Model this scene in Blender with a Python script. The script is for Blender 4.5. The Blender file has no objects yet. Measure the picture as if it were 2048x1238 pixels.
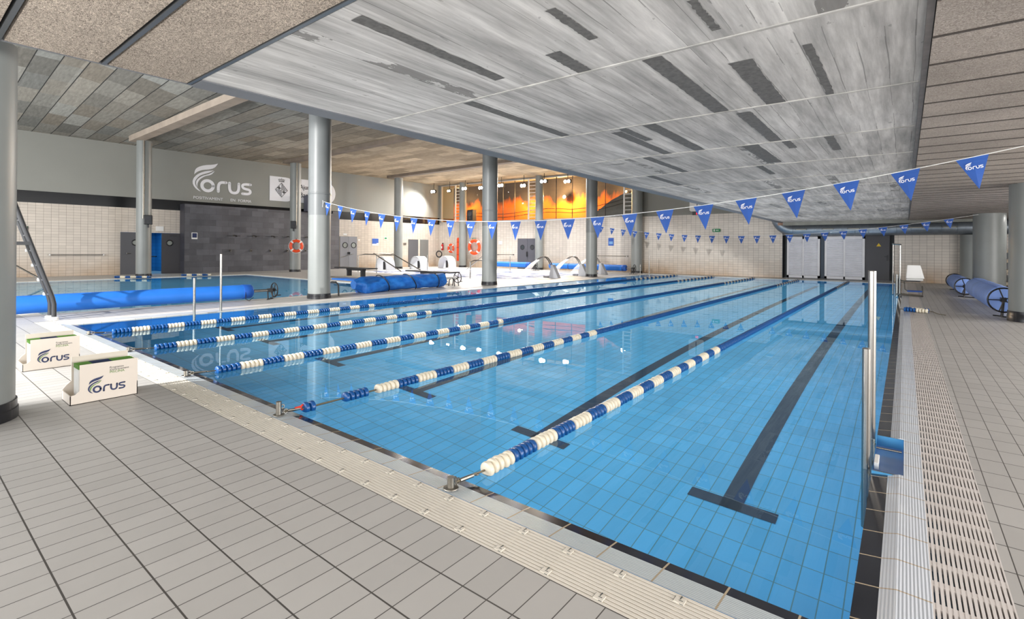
import bpy, bmesh, math, random
from mathutils import Vector, Matrix
random.seed(7)
sc = bpy.context.scene
COL = sc.collection
PI = math.pi

# ------------------------------------------------------------------ materials
def new_mat(name):
    m = bpy.data.materials.new(name); m.use_nodes = True
    nt = m.node_tree
    for n in list(nt.nodes): nt.nodes.remove(n)
    out = nt.nodes.new('ShaderNodeOutputMaterial')
    return m, nt, out
def lin(r, g, b):
    f = lambda c: (c/255/12.92) if c/255 <= .04045 else ((c/255+.055)/1.055)**2.4
    return (f(r), f(g), f(b), 1)
def bsdf(nt, out, col=None, rough=.5, metal=0, spec=.5):
    b = nt.nodes.new('ShaderNodeBsdfPrincipled')
    if col: b.inputs['Base Color'].default_value = col
    b.inputs['Roughness'].default_value = rough
    b.inputs['Metallic'].default_value = metal
    b.inputs['Specular IOR Level'].default_value = spec
    nt.links.new(b.outputs[0], out.inputs[0])
    return b
def M(name, rgb, rough=.5, metal=0, spec=.5, var=.0, vscale=3.0):
    m, nt, out = new_mat(name)
    b = bsdf(nt, out, lin(*rgb), rough, metal, spec)
    if var:
        tc = nt.nodes.new('ShaderNodeNewGeometry'); no = nt.nodes.new('ShaderNodeTexNoise')
        no.inputs['Scale'].default_value = vscale; no.inputs['Detail'].default_value = 5
        nt.links.new(tc.outputs['Position'], no.inputs['Vector'])
        mx = nt.nodes.new('ShaderNodeMix'); mx.data_type = 'RGBA'; mx.blend_type = 'MULTIPLY'; mx.inputs[0].default_value = 1
        mr = nt.nodes.new('ShaderNodeMapRange'); mr.inputs[1].default_value = .3; mr.inputs[2].default_value = .7
        mr.inputs[3].default_value = 1-var; mr.inputs[4].default_value = 1+var*.4
        nt.links.new(no.outputs[0], mr.inputs[0])
        mx.inputs[6].default_value = lin(*rgb); nt.links.new(mr.outputs[0], mx.inputs[7])
        nt.links.new(mx.outputs[2], b.inputs['Base Color'])
    return m
def emis(name, rgb, s):
    m, nt, out = new_mat(name); e = nt.nodes.new('ShaderNodeEmission')
    e.inputs[0].default_value = lin(*rgb); e.inputs[1].default_value = s
    nt.links.new(e.outputs[0], out.inputs[0]); return m
class NT:
    def __init__(s, nt): s.nt = nt
    def math(s, op, a, b=None, c=None):
        n = s.nt.nodes.new('ShaderNodeMath'); n.operation = op
        for i, v in enumerate((a, b, c)):
            if v is None: continue
            if isinstance(v, (int, float)): n.inputs[i].default_value = v
            else: s.nt.links.new(v, n.inputs[i])
        return n.outputs[0]
    def mix(s, fac, a, b, bt='MIX'):
        n = s.nt.nodes.new('ShaderNodeMix'); n.data_type = 'RGBA'; n.blend_type = bt
        for i, v in ((0, fac), (6, a), (7, b)):
            if isinstance(v, (int, float)): n.inputs[i].default_value = v if i == 0 else (v, v, v, 1)
            elif isinstance(v, tuple): n.inputs[i].default_value = v
            else: s.nt.links.new(v, n.inputs[i])
        return n.outputs[2]
    def noise(s, vec, scale, detail=4, rough=.5):
        n = s.nt.nodes.new('ShaderNodeTexNoise'); n.inputs['Scale'].default_value = scale
        n.inputs['Detail'].default_value = detail; n.inputs['Roughness'].default_value = rough
        s.nt.links.new(vec, n.inputs['Vector']); return n.outputs[0]
    def white(s, vec):
        n = s.nt.nodes.new('ShaderNodeTexWhiteNoise'); n.noise_dimensions = '3D'
        s.nt.links.new(vec, n.inputs['Vector']); return n.outputs[0]
    def comb(s, x, y, z):
        n = s.nt.nodes.new('ShaderNodeCombineXYZ')
        for i, v in enumerate((x, y, z)):
            if isinstance(v, (int, float)): n.inputs[i].default_value = v
            else: s.nt.links.new(v, n.inputs[i])
        return n.outputs[0]
    def pos(s):
        g = s.nt.nodes.new('ShaderNodeNewGeometry'); n = s.nt.nodes.new('ShaderNodeSeparateXYZ')
        s.nt.links.new(g.outputs['Position'], n.inputs[0]); return g.outputs['Position'], n.outputs[0], n.outputs[1], n.outputs[2]
    def rng(s, v, a, b, c, d):
        n = s.nt.nodes.new('ShaderNodeMapRange')
        s.nt.links.new(v, n.inputs[0])
        for i, q in enumerate((a, b, c, d)): n.inputs[i+1].default_value = q
        return n.outputs[0]
    def bump(s, h, strength, dist, b):
        n = s.nt.nodes.new('ShaderNodeBump'); n.inputs['Strength'].default_value = strength; n.inputs['Distance'].default_value = dist
        s.nt.links.new(h, n.inputs['Height']); s.nt.links.new(n.outputs[0], b.inputs['Normal'])

def tile(name, rgb, grout, plane, su, sv, wu, wv, ou=0, ov=0, bond=0, var=.06, rough=.4, spec=.5, bumpy=.3, blotch=.1, bscale=.6, ribs=None, tint=None):
    m, nt, out = new_mat(name); q = NT(nt)
    b = bsdf(nt, out, None, rough, 0, spec)
    P, x, y, z = q.pos()
    u, v = {'xy': (x, y), 'xz': (x, z), 'yz': (y, z)}[plane]
    u = q.math('ADD', u, 1000*su + ou); v = q.math('ADD', v, 1000*sv + ov)
    vs = q.math('DIVIDE', v, sv); row = q.math('FLOOR', vs)
    us = q.math('DIVIDE', u, su)
    if bond: us = q.math('ADD', us, q.math('MULTIPLY', q.math('MODULO', row, 2), bond))
    fu = q.math('FRACT', us); fv = q.math('FRACT', vs)
    eu = q.math('MULTIPLY', q.math('MINIMUM', fu, q.math('SUBTRACT', 1, fu)), su)
    ev = q.math('MULTIPLY', q.math('MINIMUM', fv, q.math('SUBTRACT', 1, fv)), sv)
    gu = q.math('LESS_THAN', eu, wu/2); gv = q.math('LESS_THAN', ev, wv/2)
    g = q.math('MAXIMUM', gu, gv)
    w = q.white(q.comb(q.math('FLOOR', us), row, 3.3))
    c = q.mix(1.0, lin(*rgb), q.rng(w, 0, 1, 1-var, 1+var*.5), 'MULTIPLY')
    c = q.mix(1.0, c, q.rng(q.noise(P, bscale, 6, .6), .3, .7, 1-blotch, 1+blotch*.5), 'MULTIPLY')
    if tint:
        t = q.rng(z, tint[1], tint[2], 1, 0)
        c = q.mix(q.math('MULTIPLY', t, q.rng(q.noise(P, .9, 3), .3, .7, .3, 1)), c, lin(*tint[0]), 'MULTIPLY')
    c = q.mix(g, c, lin(*grout))
    nt.links.new(c, b.inputs['Base Color'])
    h = q.math('SUBTRACT', 1, g)
    if ribs:
        d = {'x': x, 'y': y}[ribs[0]]
        h = q.math('ADD', h, q.math('MULTIPLY', q.math('SINE', q.math('MULTIPLY', d, 2*PI/ribs[1])), ribs[2]))
    if bumpy: q.bump(h, bumpy, .004, b)
    return m

def concrete_mat():
    m, nt, out = new_mat('board_marked_concrete'); q = NT(nt)
    b = bsdf(nt, out, None, .8, 0, .25)
    P, x, y, z = q.pos()
    xw = q.math('ADD', x, q.math('MULTIPLY', q.noise(P, 1.2, 2), .03))
    board = q.math('FLOOR', q.math('DIVIDE', q.math('ADD', xw, 50), .155))
    bay = q.math('FLOOR', q.math('DIVIDE', q.math('ADD', y, 50 - 3.46 + 1.83*28 - 51.24 + 1.24 ), 1.83))
    w = q.white(q.comb(board, bay, 1))
    w2 = q.white(q.comb(board, bay, 9))
    fb = q.math('FRACT', q.math('DIVIDE', q.math('ADD', xw, 50), .155))
    edge = q.math('MINIMUM', fb, q.math('SUBTRACT', 1, fb))
    gv = q.comb(q.math('MULTIPLY', x, 14), q.math('MULTIPLY', y, .9), board)
    grain = q.noise(gv, 1.3, 8, .65)
    gv2 = q.comb(q.math('MULTIPLY', x, 4), q.math('MULTIPLY', y, .55), 0)
    blot = q.noise(gv2, 1.0, 8, .62)
    val = q.math('ADD', q.rng(grain, .3, .7, .60, .98), q.rng(w, 0, 1, -.09, .09))
    val = q.math('MULTIPLY', val, q.rng(blot, .33, .66, .62, 1.16))
    c = q.mix(1.0, lin(226, 225, 223), val, 'MULTIPLY')
    # long dark stained board runs
    patchn = q.noise(q.comb(q.math('MULTIPLY', x, 2.0), q.math('MULTIPLY', y, .8), 5), 2.2, 5, .7)
    patch = q.math('MULTIPLY', q.math('GREATER_THAN', w2, .955), q.math('GREATER_THAN', patchn, .5))
    c = q.mix(q.math('MULTIPLY', patch, .75), c, lin(112, 110, 108))
    speck = q.math('GREATER_THAN', q.noise(q.comb(q.math('MULTIPLY', x, 2.5), y, 2), 7, 3, .5), .70)
    c = q.mix(q.math('MULTIPLY', speck, .35), c, lin(95, 93, 92))
    line = q.math('LESS_THAN', edge, .025)
    ln = q.math('MULTIPLY', line, q.math('GREATER_THAN', q.noise(q.comb(q.math('MULTIPLY', board, 3.7), q.math('MULTIPLY', y, .7), 0), 1, 3), .5))
    c = q.mix(q.math('MULTIPLY', ln, .55), c, lin(90, 88, 86))
    nt.links.new(c, b.inputs['Base Color'])
    q.bump(q.math('ADD', grain, q.math('MULTIPLY', w, .4)), .35, .01, b)
    return m
def wool_mat(name, rgb, dark):
    m, nt, out = new_mat(name); q = NT(nt)
    b = bsdf(nt, out, None, .95, 0, .1)
    P, x, y, z = q.pos()
    n1 = nt.nodes.new('ShaderNodeTexNoise'); n1.inputs['Scale'].default_value = 46; n1.inputs['Detail'].default_value = 3; n1.inputs['Distortion'].default_value = 2.6
    nt.links.new(P, n1.inputs['Vector'])
    wv = nt.nodes.new('ShaderNodeTexNoise'); wv.inputs['Scale'].default_value = 85; wv.inputs['Detail'].default_value = 2; wv.inputs['Distortion'].default_value = 4
    nt.links.new(q.comb(q.math('MULTIPLY', x, .35), y, z), wv.inputs['Vector'])
    f = q.rng(q.math('MULTIPLY', q.math('ADD', n1.outputs[0], wv.outputs[0]), .5), .38, .62, 0, 1)
    c = q.mix(f, lin(*dark), lin(*rgb))
    c = q.mix(1.0, c, q.rng(q.noise(P, 1.1, 4), .3, .7, .8, 1.08), 'MULTIPLY')
    nt.links.new(c, b.inputs['Base Color']); q.bump(f, .6, .008, b)
    return m
def hallceil_mat():
    m, nt, out = new_mat('mottled_ceiling_panels'); q = NT(nt)
    b = bsdf(nt, out, None, .9, 0, .15)
    P, x, y, z = q.pos()
    us = q.math('DIVIDE', q.math('ADD', y, 60.03), .605); fu = q.math('FRACT', us)
    eu = q.math('MINIMUM', fu, q.math('SUBTRACT', 1, fu))
    row = q.math('FLOOR', us)
    xs = q.math('ADD', q.math('DIVIDE', q.math('ADD', x, 60), 1.6), q.math('MULTIPLY', q.white(q.comb(row, 2, 2)), 7))
    w = q.white(q.comb(row, q.math('FLOOR', xs), 0))
    hue = q.white(q.comb(row, q.math('FLOOR', xs), 6))
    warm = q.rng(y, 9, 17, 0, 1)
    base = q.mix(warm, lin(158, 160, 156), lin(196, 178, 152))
    c = q.mix(1, base, q.rng(w, 0, 1, .5, 1.12), 'MULTIPLY')
    c = q.mix(q.math('MULTIPLY', hue, .35), c, lin(176, 160, 138))
    c = q.mix(1, c, q.rng(q.noise(q.comb(q.math('MULTIPLY', x, 1), q.math('MULTIPLY', y, 5), 0), 2.5, 7, .65), .3, .7, .72, 1.15), 'MULTIPLY')
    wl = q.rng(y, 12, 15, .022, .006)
    c = q.mix(q.math('LESS_THAN', eu, wl), c, lin(58, 58, 58))
    nt.links.new(c, b.inputs['Base Color'])
    return m
def glass_water(name, tint, bump=.02, scale=1.3):
    m, nt, out = new_mat(name); q = NT(nt)
    g = nt.nodes.new('ShaderNodeBsdfGlass'); g.inputs['IOR'].default_value = 1.333; g.inputs['Roughness'].default_value = 0
    g.inputs['Color'].default_value = tint
    P, x, y, z = q.pos()
    n = nt.nodes.new('ShaderNodeTexNoise'); n.inputs['Scale'].default_value = scale; n.inputs['Detail'].default_value = 2
    nt.links.new(P, n.inputs['Vector'])
    bp = nt.nodes.new('ShaderNodeBump'); bp.inputs['Strength'].default_value = bump; bp.inputs['Distance'].default_value = .05
    nt.links.new(n.outputs[0], bp.inputs['Height']); nt.links.new(bp.outputs[0], g.inputs['Normal'])
    nt.links.new(g.outputs[0], out.inputs[0]); return m
def foam_mat():
    m, nt, out = new_mat('foaming_spa_water'); q = NT(nt)
    P, x, y, z = q.pos()
    g = nt.nodes.new('ShaderNodeBsdfGlossy'); g.inputs['Roughness'].default_value = .12; g.inputs['Color'].default_value = (.75, .82, .95, 1)
    d = nt.nodes.new('ShaderNodeBsdfDiffuse')
    n = q.noise(q.comb(q.math('MULTIPLY', x, .7), q.math('MULTIPLY', y, 1.2), 0), 1.1, 7, .65)
    d.inputs[0].default_value = (.93, .95, 1, 1)
    c = q.mix(q.rng(n, .42, .52, 0, 1), lin(96, 112, 176), (.95, .96, 1, 1)); nt.links.new(c, d.inputs[0])  # bluish shadow streaks painted into the white foam colour
    mx = nt.nodes.new('ShaderNodeMixShader'); nt.links.new(q.rng(n, .35, .6, .45, .9), mx.inputs[0])
    nt.links.new(g.outputs[0], mx.inputs[1]); nt.links.new(d.outputs[0], mx.inputs[2])
    bp = nt.nodes.new('ShaderNodeBump'); bp.inputs['Strength'].default_value = .8; bp.inputs['Distance'].default_value = .08
    nt.links.new(q.noise(P, 5, 4), bp.inputs['Height']); nt.links.new(bp.outputs[0], g.inputs['Normal']); nt.links.new(bp.outputs[0], d.inputs['Normal'])
    nt.links.new(mx.outputs[0], out.inputs[0]); return m
def pane_mat():
    m, nt, out = new_mat('window_pane_glass')
    t = nt.nodes.new('ShaderNodeBsdfTransparent'); t.inputs[0].default_value = (.9, .93, .92, 1)
    g = nt.nodes.new('ShaderNodeBsdfGlossy'); g.inputs['Roughness'].default_value = .03; g.inputs[0].default_value = (.8, .85, .9, 1)
    f = nt.nodes.new('ShaderNodeFresnel'); f.inputs[0].default_value = 1.45
    mx = nt.nodes.new('ShaderNodeMixShader'); nt.links.new(f.outputs[0], mx.inputs[0])
    nt.links.new(t.outputs[0], mx.inputs[1]); nt.links.new(g.outputs[0], mx.inputs[2]); nt.links.new(mx.outputs[0], out.inputs[0]); return m
def stream_mat():
    m, nt, out = new_mat('falling_water_streams')
    t = nt.nodes.new('ShaderNodeBsdfTransparent'); d = nt.nodes.new('ShaderNodeBsdfTranslucent'); d.inputs[0].default_value = (1, 1, 1, 1)
    d2 = nt.nodes.new('ShaderNodeBsdfDiffuse'); d2.inputs[0].default_value = (1, 1, 1, 1)
    a = nt.nodes.new('ShaderNodeAddShader'); nt.links.new(d.outputs[0], a.inputs[0]); nt.links.new(d2.outputs[0], a.inputs[1])
    mx = nt.nodes.new('ShaderNodeMixShader'); mx.inputs[0].default_value = .5
    nt.links.new(t.outputs[0], mx.inputs[1]); nt.links.new(a.outputs[0], mx.inputs[2]); nt.links.new(mx.outputs[0], out.inputs[0]); return m
def tarp_mat():
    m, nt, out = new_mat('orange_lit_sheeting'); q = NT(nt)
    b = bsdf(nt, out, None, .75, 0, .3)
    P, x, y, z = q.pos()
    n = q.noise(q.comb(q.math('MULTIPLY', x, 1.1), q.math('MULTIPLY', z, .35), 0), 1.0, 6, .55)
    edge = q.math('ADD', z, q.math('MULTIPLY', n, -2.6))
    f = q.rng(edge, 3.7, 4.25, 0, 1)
    c = q.mix(f, lin(214, 104, 26), lin(62, 54, 52))  # orange glow fading to a dark top is painted into the colour
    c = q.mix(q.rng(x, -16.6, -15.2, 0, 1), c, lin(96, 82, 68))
    nt.links.new(c, b.inputs['Base Color']); return m
def cover_mat():
    m, nt, out = new_mat('blue_pool_cover'); q = NT(nt)
    b = bsdf(nt, out, lin(32, 112, 205), .38, 0, .5)
    P, x, y, z = q.pos()
    n = q.noise(q.comb(q.math('MULTIPLY', x, 3), y, q.math('MULTIPLY', z, 2)), 3.0, 4, .6)
    c = q.mix(q.rng(n, .35, .65, 0, 1), lin(22, 96, 190), lin(46, 130, 220)); nt.links.new(c, b.inputs['Base Color'])
    q.bump(n, .5, .05, b); return m
def coverp_mat(name, rgb):
    m, nt, out = new_mat(name); q = NT(nt)
    b = bsdf(nt, out, lin(*rgb), .55, 0, .35)
    P, x, y, z = q.pos()
    n = q.noise(P, 2.2, 3, .5)
    c = q.mix(q.rng(n, .35, .65, 0, 1), tuple(v*.85 for v in lin(*rgb)[:3])+(1,), lin(*rgb)); nt.links.new(c, b.inputs['Base Color']); return m

DECK = tile('deck_tiles', (188, 186, 183), (78, 75, 72), 'xy', .125, .25, .0045, .007, ou=.0, ov=-.195, var=.05, rough=.40, spec=.4, bumpy=.5, blotch=.08, bscale=.8)
POOL = tile('pool_floor_tiles', (94, 178, 218), (86, 128, 132), 'xy', .125, .25, .007, .007, ou=.03, ov=-.08, var=.10, rough=.4, bumpy=0, blotch=.16, bscale=.5)
POOLX = tile('pool_wall_tiles_x', (80, 160, 214), (92, 132, 138), 'yz', .25, .125, .006, .006, var=.06, bumpy=0)
POOLY = tile('pool_wall_tiles_y', (80, 160, 214), (92, 132, 138), 'xz', .25, .125, .006, .006, var=.06, bumpy=0)
BLACKT = tile('black_edge_tiles', (26, 28, 38), (196, 178, 150), 'xy', .25, .25, .008, .008, ou=.05, ov=0, var=.1, rough=.12, bumpy=.05, blotch=0)
OVR_N = tile('ribbed_overflow_tile_near', (206, 214, 218), (190, 172, 146), 'xy', .25, 40, .008, .0, ou=.05, var=.04, rough=.22, spec=.6, bumpy=.8, blotch=.05, ribs=('y', .012, .35))
OVR_R = tile('ribbed_overflow_tile_right', (212, 218, 226), (190, 172, 146), 'xy', 40, .25, .0, .008, ov=.0, var=.04, rough=.2, spec=.6, bumpy=.8, blotch=.05, ribs=('x', .012, .35))
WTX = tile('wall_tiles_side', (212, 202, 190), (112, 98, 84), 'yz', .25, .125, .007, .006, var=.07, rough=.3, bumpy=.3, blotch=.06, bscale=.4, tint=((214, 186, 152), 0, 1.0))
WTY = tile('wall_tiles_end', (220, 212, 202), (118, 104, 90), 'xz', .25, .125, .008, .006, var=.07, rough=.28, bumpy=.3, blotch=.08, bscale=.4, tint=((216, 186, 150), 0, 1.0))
SLATE = tile('dark_slate_tiles', (94, 94, 100), (66, 66, 72), 'yz', .62, .31, .008, .008, bond=.5, var=.28, rough=.5, bumpy=.2, blotch=.25, bscale=1.2)
SLATEX = tile('dark_slate_tiles_end', (64, 64, 72), (50, 50, 56), 'xz', .62, .31, .008, .008, bond=.5, var=.2, rough=.5, bumpy=.2)
CONC = concrete_mat()
WOOL = wool_mat('wood_wool_panel', (236, 222, 206), (98, 88, 80))
WOOLR = wool_mat('wood_wool_panel_right', (206, 198, 190), (136, 126, 118))
HALL = hallceil_mat()
BEAM = M('beam_plaster', (176, 162, 148), .8, var=.15, vscale=2)
GREYP = M('grey_paint', (148, 149, 143), .7, var=.05, vscale=.5)
GREYD = M('dark_grey_edge_paint', (112, 114, 118), .7, var=.08)
BLACK = M('black_gloss_band', (16, 17, 20), .25)
COLM = M('painted_grey_column', (138, 142, 140), .38, 0, .5, var=.08, vscale=1.6)
COLD = M('painted_grey_column_upper', (116, 120, 121), .4, 0, .5, var=.08)
BASEB = tile('column_base_tiles', (34, 34, 38), (70, 70, 74), 'xz', .1, .2, .004, .0, var=.1, rough=.3)
STEEL = M('brushed_steel', (150, 147, 142), .26, 1.0)
STEELD = M('dull_steel', (150, 146, 138), .38, 1.0, var=.2, vscale=30)
DARK = M('dark_painted_metal', (44, 45, 48), .45)
BLK = M('black_plastic', (18, 18, 20), .4)
GRATE = M('cream_plastic_grate', (232, 226, 214), .4, var=.05)
GRATER = M('white_plastic_grate', (226, 220, 216), .4, var=.05)
CHAN = M('channel_grey', (76, 80, 78), .8)  # one even grey for the channels and joint slots
WHITE = M('white_plastic', (238, 238, 236), .35)
WHITEM = M('white_fibreglass', (232, 235, 240), .25, var=.04)
LOUV = M('white_louvre_paint', (240, 242, 248), .45, var=.06)
BOARD = M('cream_board', (222, 212, 200), .45)
NAVY = M('navy_print', (30, 44, 88), .5)
GREEN = M('green_print', (88, 140, 44), .5)
TXTD = M('dark_print', (60, 62, 66), .5)
ORANGE = M('orange_plastic', (236, 78, 28), .4)
PENN = M('blue_pennant_cloth', (28, 82, 166), .6, var=.08, vscale=6)
LOGOW = M('white_print', (240, 242, 248), .5)
LOGOG = M('pale_wall_print', (244, 245, 250), .5)
FBLUE = M('blue_float', (20, 84, 152), .3, var=.15, vscale=20)
FWHITE = M('cream_float', (236, 228, 208), .35, var=.06, vscale=20)
CABLE = M('cable', (120, 110, 90), .5, .6)
COVER = cover_mat()
COVERP = coverp_mat('blue_bubble_cover', (40, 118, 214))
COVERL = coverp_mat('pale_blue_bubble_cover', (132, 164, 232))
DOORG = M('grey_door_paint', (92, 92, 96), .45)
DOORD = M('dark_door_paint', (62, 60, 64), .45)
DOORL = M('light_grey_door_paint', (138, 139, 144), .4)
PANEG = M('dim_glass', (60, 66, 70), .1, 0, .8)
DUCT = M('galvanised_duct', (140, 148, 156), .4, .6, var=.15, vscale=6)
LANE = M('black_lane_tile', (12, 20, 48), .4)
SIGNB = M('blue_sign', (36, 88, 180), .5)
SIGNG = M('green_sign', (30, 140, 84), .5)
RED = M('red_paint', (190, 24, 28), .35)
YEL = M('yellow_sign', (236, 200, 40), .5)
LENS = emis('floodlight_lens', (255, 250, 240), 70)
LENSS = emis('small_lamp_lens', (255, 244, 220), 12)
ROOMB = tile('blue_lit_room_tiles', (60, 140, 190), (30, 80, 120), 'yz', .2, .2, .01, .01)
WATER = glass_water('pool_water', (.80, .95, 1, 1), .018, 1.2)
WATER2 = glass_water('shallow_pool_water', (.80, .94, .97, 1), .03, 1.6)
FOAM = foam_mat(); PANE = pane_mat(); STREAM = stream_mat(); TARP = tarp_mat()

# ------------------------------------------------------------------ mesh building
class MB:
    def __init__(s): s.v = []; s.f = []
    def add(s, vs, fs):
        n = len(s.v); s.v += [tuple(p) for p in vs]; s.f += [tuple(i+n for i in f) for f in fs]; return s
    def box(s, x0, x1, y0, y1, z0, z1):
        v = [(x, y, z) for z in (z0, z1) for y in (y0, y1) for x in (x0, x1)]
        return s.add(v, [(0, 2, 3, 1), (4, 5, 7, 6), (0, 1, 5, 4), (2, 6, 7, 3), (0, 4, 6, 2), (1, 3, 7, 5)])
    def obox(s, c, sx, sy, sz, rot=None):
        vs = []
        for z in (-.5, .5):
            for y in (-.5, .5):
                for x in (-.5, .5):
                    p = Vector((x*sx, y*sy, z*sz))
                    if rot: p = rot @ p
                    vs.append(p + Vector(c))
        return s.add(vs, [(0, 2, 3, 1), (4, 5, 7, 6), (0, 1, 5, 4), (2, 6, 7, 3), (0, 4, 6, 2), (1, 3, 7, 5)])
    def ring(s, c, ax, r, n, ref=None):
        ax = Vector(ax).normalized()
        a = Vector((0, 0, 1)) if abs(ax.z) < .9 else Vector((1, 0, 0))
        if ref is not None: a = ref
        e1 = ax.cross(a).normalized(); e2 = ax.cross(e1)
        return [Vector(c) + e1*(r*math.cos(t)) + e2*(r*math.sin(t)) for t in (2*PI*i/n for i in range(n))]
    def cyl(s, p0, p1, r, n=16, r2=None, caps=True):
        p0, p1 = Vector(p0), Vector(p1); ax = p1-p0; r2 = r if r2 is None else r2
        a = s.ring(p0, ax, r, n); b = s.ring(p1, ax, r2, n)
        f = [(i, (i+1) % n, n+(i+1) % n, n+i) for i in range(n)]
        if caps: f += [tuple(range(n-1, -1, -1)), tuple(range(n, 2*n))]
        return s.add(a+b, f)
    def tube(s, pts, r, n=8):
        pts = [Vector(p) for p in pts]; rings = []
        prev = None
        for i, p in enumerate(pts):
            d = (pts[min(i+1, len(pts)-1)] - pts[max(i-1, 0)]).normalized()
            if prev is None:
                a = Vector((0, 0, 1)) if abs(d.z) < .9 else Vector((1, 0, 0)); e1 = d.cross(a).normalized()
            else: e1 = (prev - d*prev.dot(d)).normalized()
            prev = e1; e2 = d.cross(e1)
            rings.append([p + e1*(r*math.cos(t)) + e2*(r*math.sin(t)) for t in (2*PI*k/n for k in range(n))])
        vs = [v for R in rings for v in R]; f = []
        for i in range(len(pts)-1):
            for k in range(n): f.append((i*n+k, i*n+(k+1) % n, (i+1)*n+(k+1) % n, (i+1)*n+k))
        f += [tuple(range(n-1, -1, -1)), tuple(range((len(pts)-1)*n, len(pts)*n))]
        return s.add(vs, f)
    def lathe(s, c, ax, prof, n=16):   # prof: list of (distance along axis, radius)
        c = Vector(c); ax = Vector(ax).normalized(); rings = [s.ring(c+ax*d, ax, r, n) for d, r in prof]
        vs = [v for R in rings for v in R]; f = []
        for i in range(len(prof)-1):
            for k in range(n): f.append((i*n+k, i*n+(k+1) % n, (i+1)*n+(k+1) % n, (i+1)*n+k))
        f += [tuple(range(n-1, -1, -1)), tuple(range((len(prof)-1)*n, len(prof)*n))]
        return s.add(vs, f)
    def torus(s, c, ax, R, r, n=28, k=10, a0=0, a1=2*PI):
        c = Vector(c); ax = Vector(ax).normalized()
        a = Vector((0, 0, 1)) if abs(ax.z) < .9 else Vector((1, 0, 0))
        e1 = ax.cross(a).normalized(); e2 = ax.cross(e1); vs = []; f = []
        full = abs(a1-a0) > 2*PI-.01; m = n if full else n+1
        for i in range(m):
            t = a0 + (a1-a0)*i/n; d = e1*math.cos(t)+e2*math.sin(t)
            for j in range(k):
                q = 2*PI*j/k; vs.append(c + d*(R+r*math.cos(q)) + ax*(r*math.sin(q)))
        for i in range(n):
            for j in range(k):
                f.append((i*k+j, i*k+(j+1) % k, ((i+1) % m)*k+(j+1) % k, ((i+1) % m)*k+j))
        return s.add(vs, f)
    def prism(s, poly, p0, ud, vd, thick):   # flat polygon in (u,v), extruded along ud x vd
        ud, vd, p0 = Vector(ud), Vector(vd), Vector(p0); nn = ud.cross(vd).normalized()*thick
        a = [p0+ud*u+vd*v for u, v in poly]; b = [p+nn for p in a]; n = len(poly)
        return s.add(a+b, [tuple(range(n-1, -1, -1)), tuple(range(n, 2*n))] + [(i, (i+1) % n, n+(i+1) % n, n+i) for i in range(n)])
    def build(s, name, mat, parent=None, smooth=False, kind=None, label=None, bevel=0, loc=None):
        me = bpy.data.meshes.new(name); me.from_pydata(s.v, [], s.f); me.update()
        bm = bmesh.new(); bm.from_mesh(me); bmesh.ops.recalc_face_normals(bm, faces=bm.faces); bm.to_mesh(me); bm.free()
        if mat is not None: me.materials.append(mat)
        o = bpy.data.objects.new(name, me); COL.objects.link(o)
        if smooth:
            for p in me.polygons: p.use_smooth = True
            try: me.set_sharp_from_angle(angle=math.radians(40))
            except Exception: pass
        if bevel:
            b = o.modifiers.new('bevel', 'BEVEL'); b.width = bevel; b.segments = 2; b.limit_method = 'ANGLE'
        if parent is not None: o.parent = parent
        if loc: o.location = loc
        if kind: o['kind'] = kind
        if label: o['label'] = label
        return o
def tag(o, label, cat, group=None):
    o['label'] = label; o['category'] = cat
    if group: o['group'] = group
    return o
def thing(name, label, cat, loc=(0, 0, 0), rz=0, group=None):
    o = bpy.data.objects.new(name, None); COL.objects.link(o); o.location = loc; o.rotation_euler = (0, 0, rz)
    o.empty_display_size = .2
    return tag(o, label, cat, group)
def copy_tree(o, parent=None):
    c = o.copy(); COL.objects.link(c); c.parent = parent
    for ch in [x for x in bpy.data.objects if x.parent == o]: copy_tree(ch, c)
    return c
def dup(o, loc, rz, label, group=None):
    c = copy_tree(o); c.location = loc; c.rotation_euler = (0, 0, rz); c['label'] = label
    if group: c['group'] = group
    return c
def text_mesh(name, body, size, p0, ud, vd, mat, parent=None, off=.003, align='LEFT', sx=1.0, bold=0.0):
    cu = bpy.data.curves.new(name, 'FONT'); cu.body = body; cu.size = size; cu.align_x = align; cu.fill_mode = 'FRONT'
    cu.offset = bold; cu.resolution_u = 3
    t = bpy.data.objects.new(name, cu); COL.objects.link(t)
    dg = bpy.context.evaluated_depsgraph_get(); dg.update()
    me = bpy.data.meshes.new_from_object(t.evaluated_get(dg)); bpy.data.objects.remove(t)
    ud, vd = Vector(ud).normalized(), Vector(vd).normalized(); n = ud.cross(vd)
    for v in me.vertices: v.co = Vector(p0) + ud*(v.co.x*sx) + vd*v.co.y + n*off
    me.materials.clear(); me.materials.append(mat); me.name = name
    o = bpy.data.objects.new(name, me); COL.objects.link(o)
    if parent is not None: o.parent = parent
    return o
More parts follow.
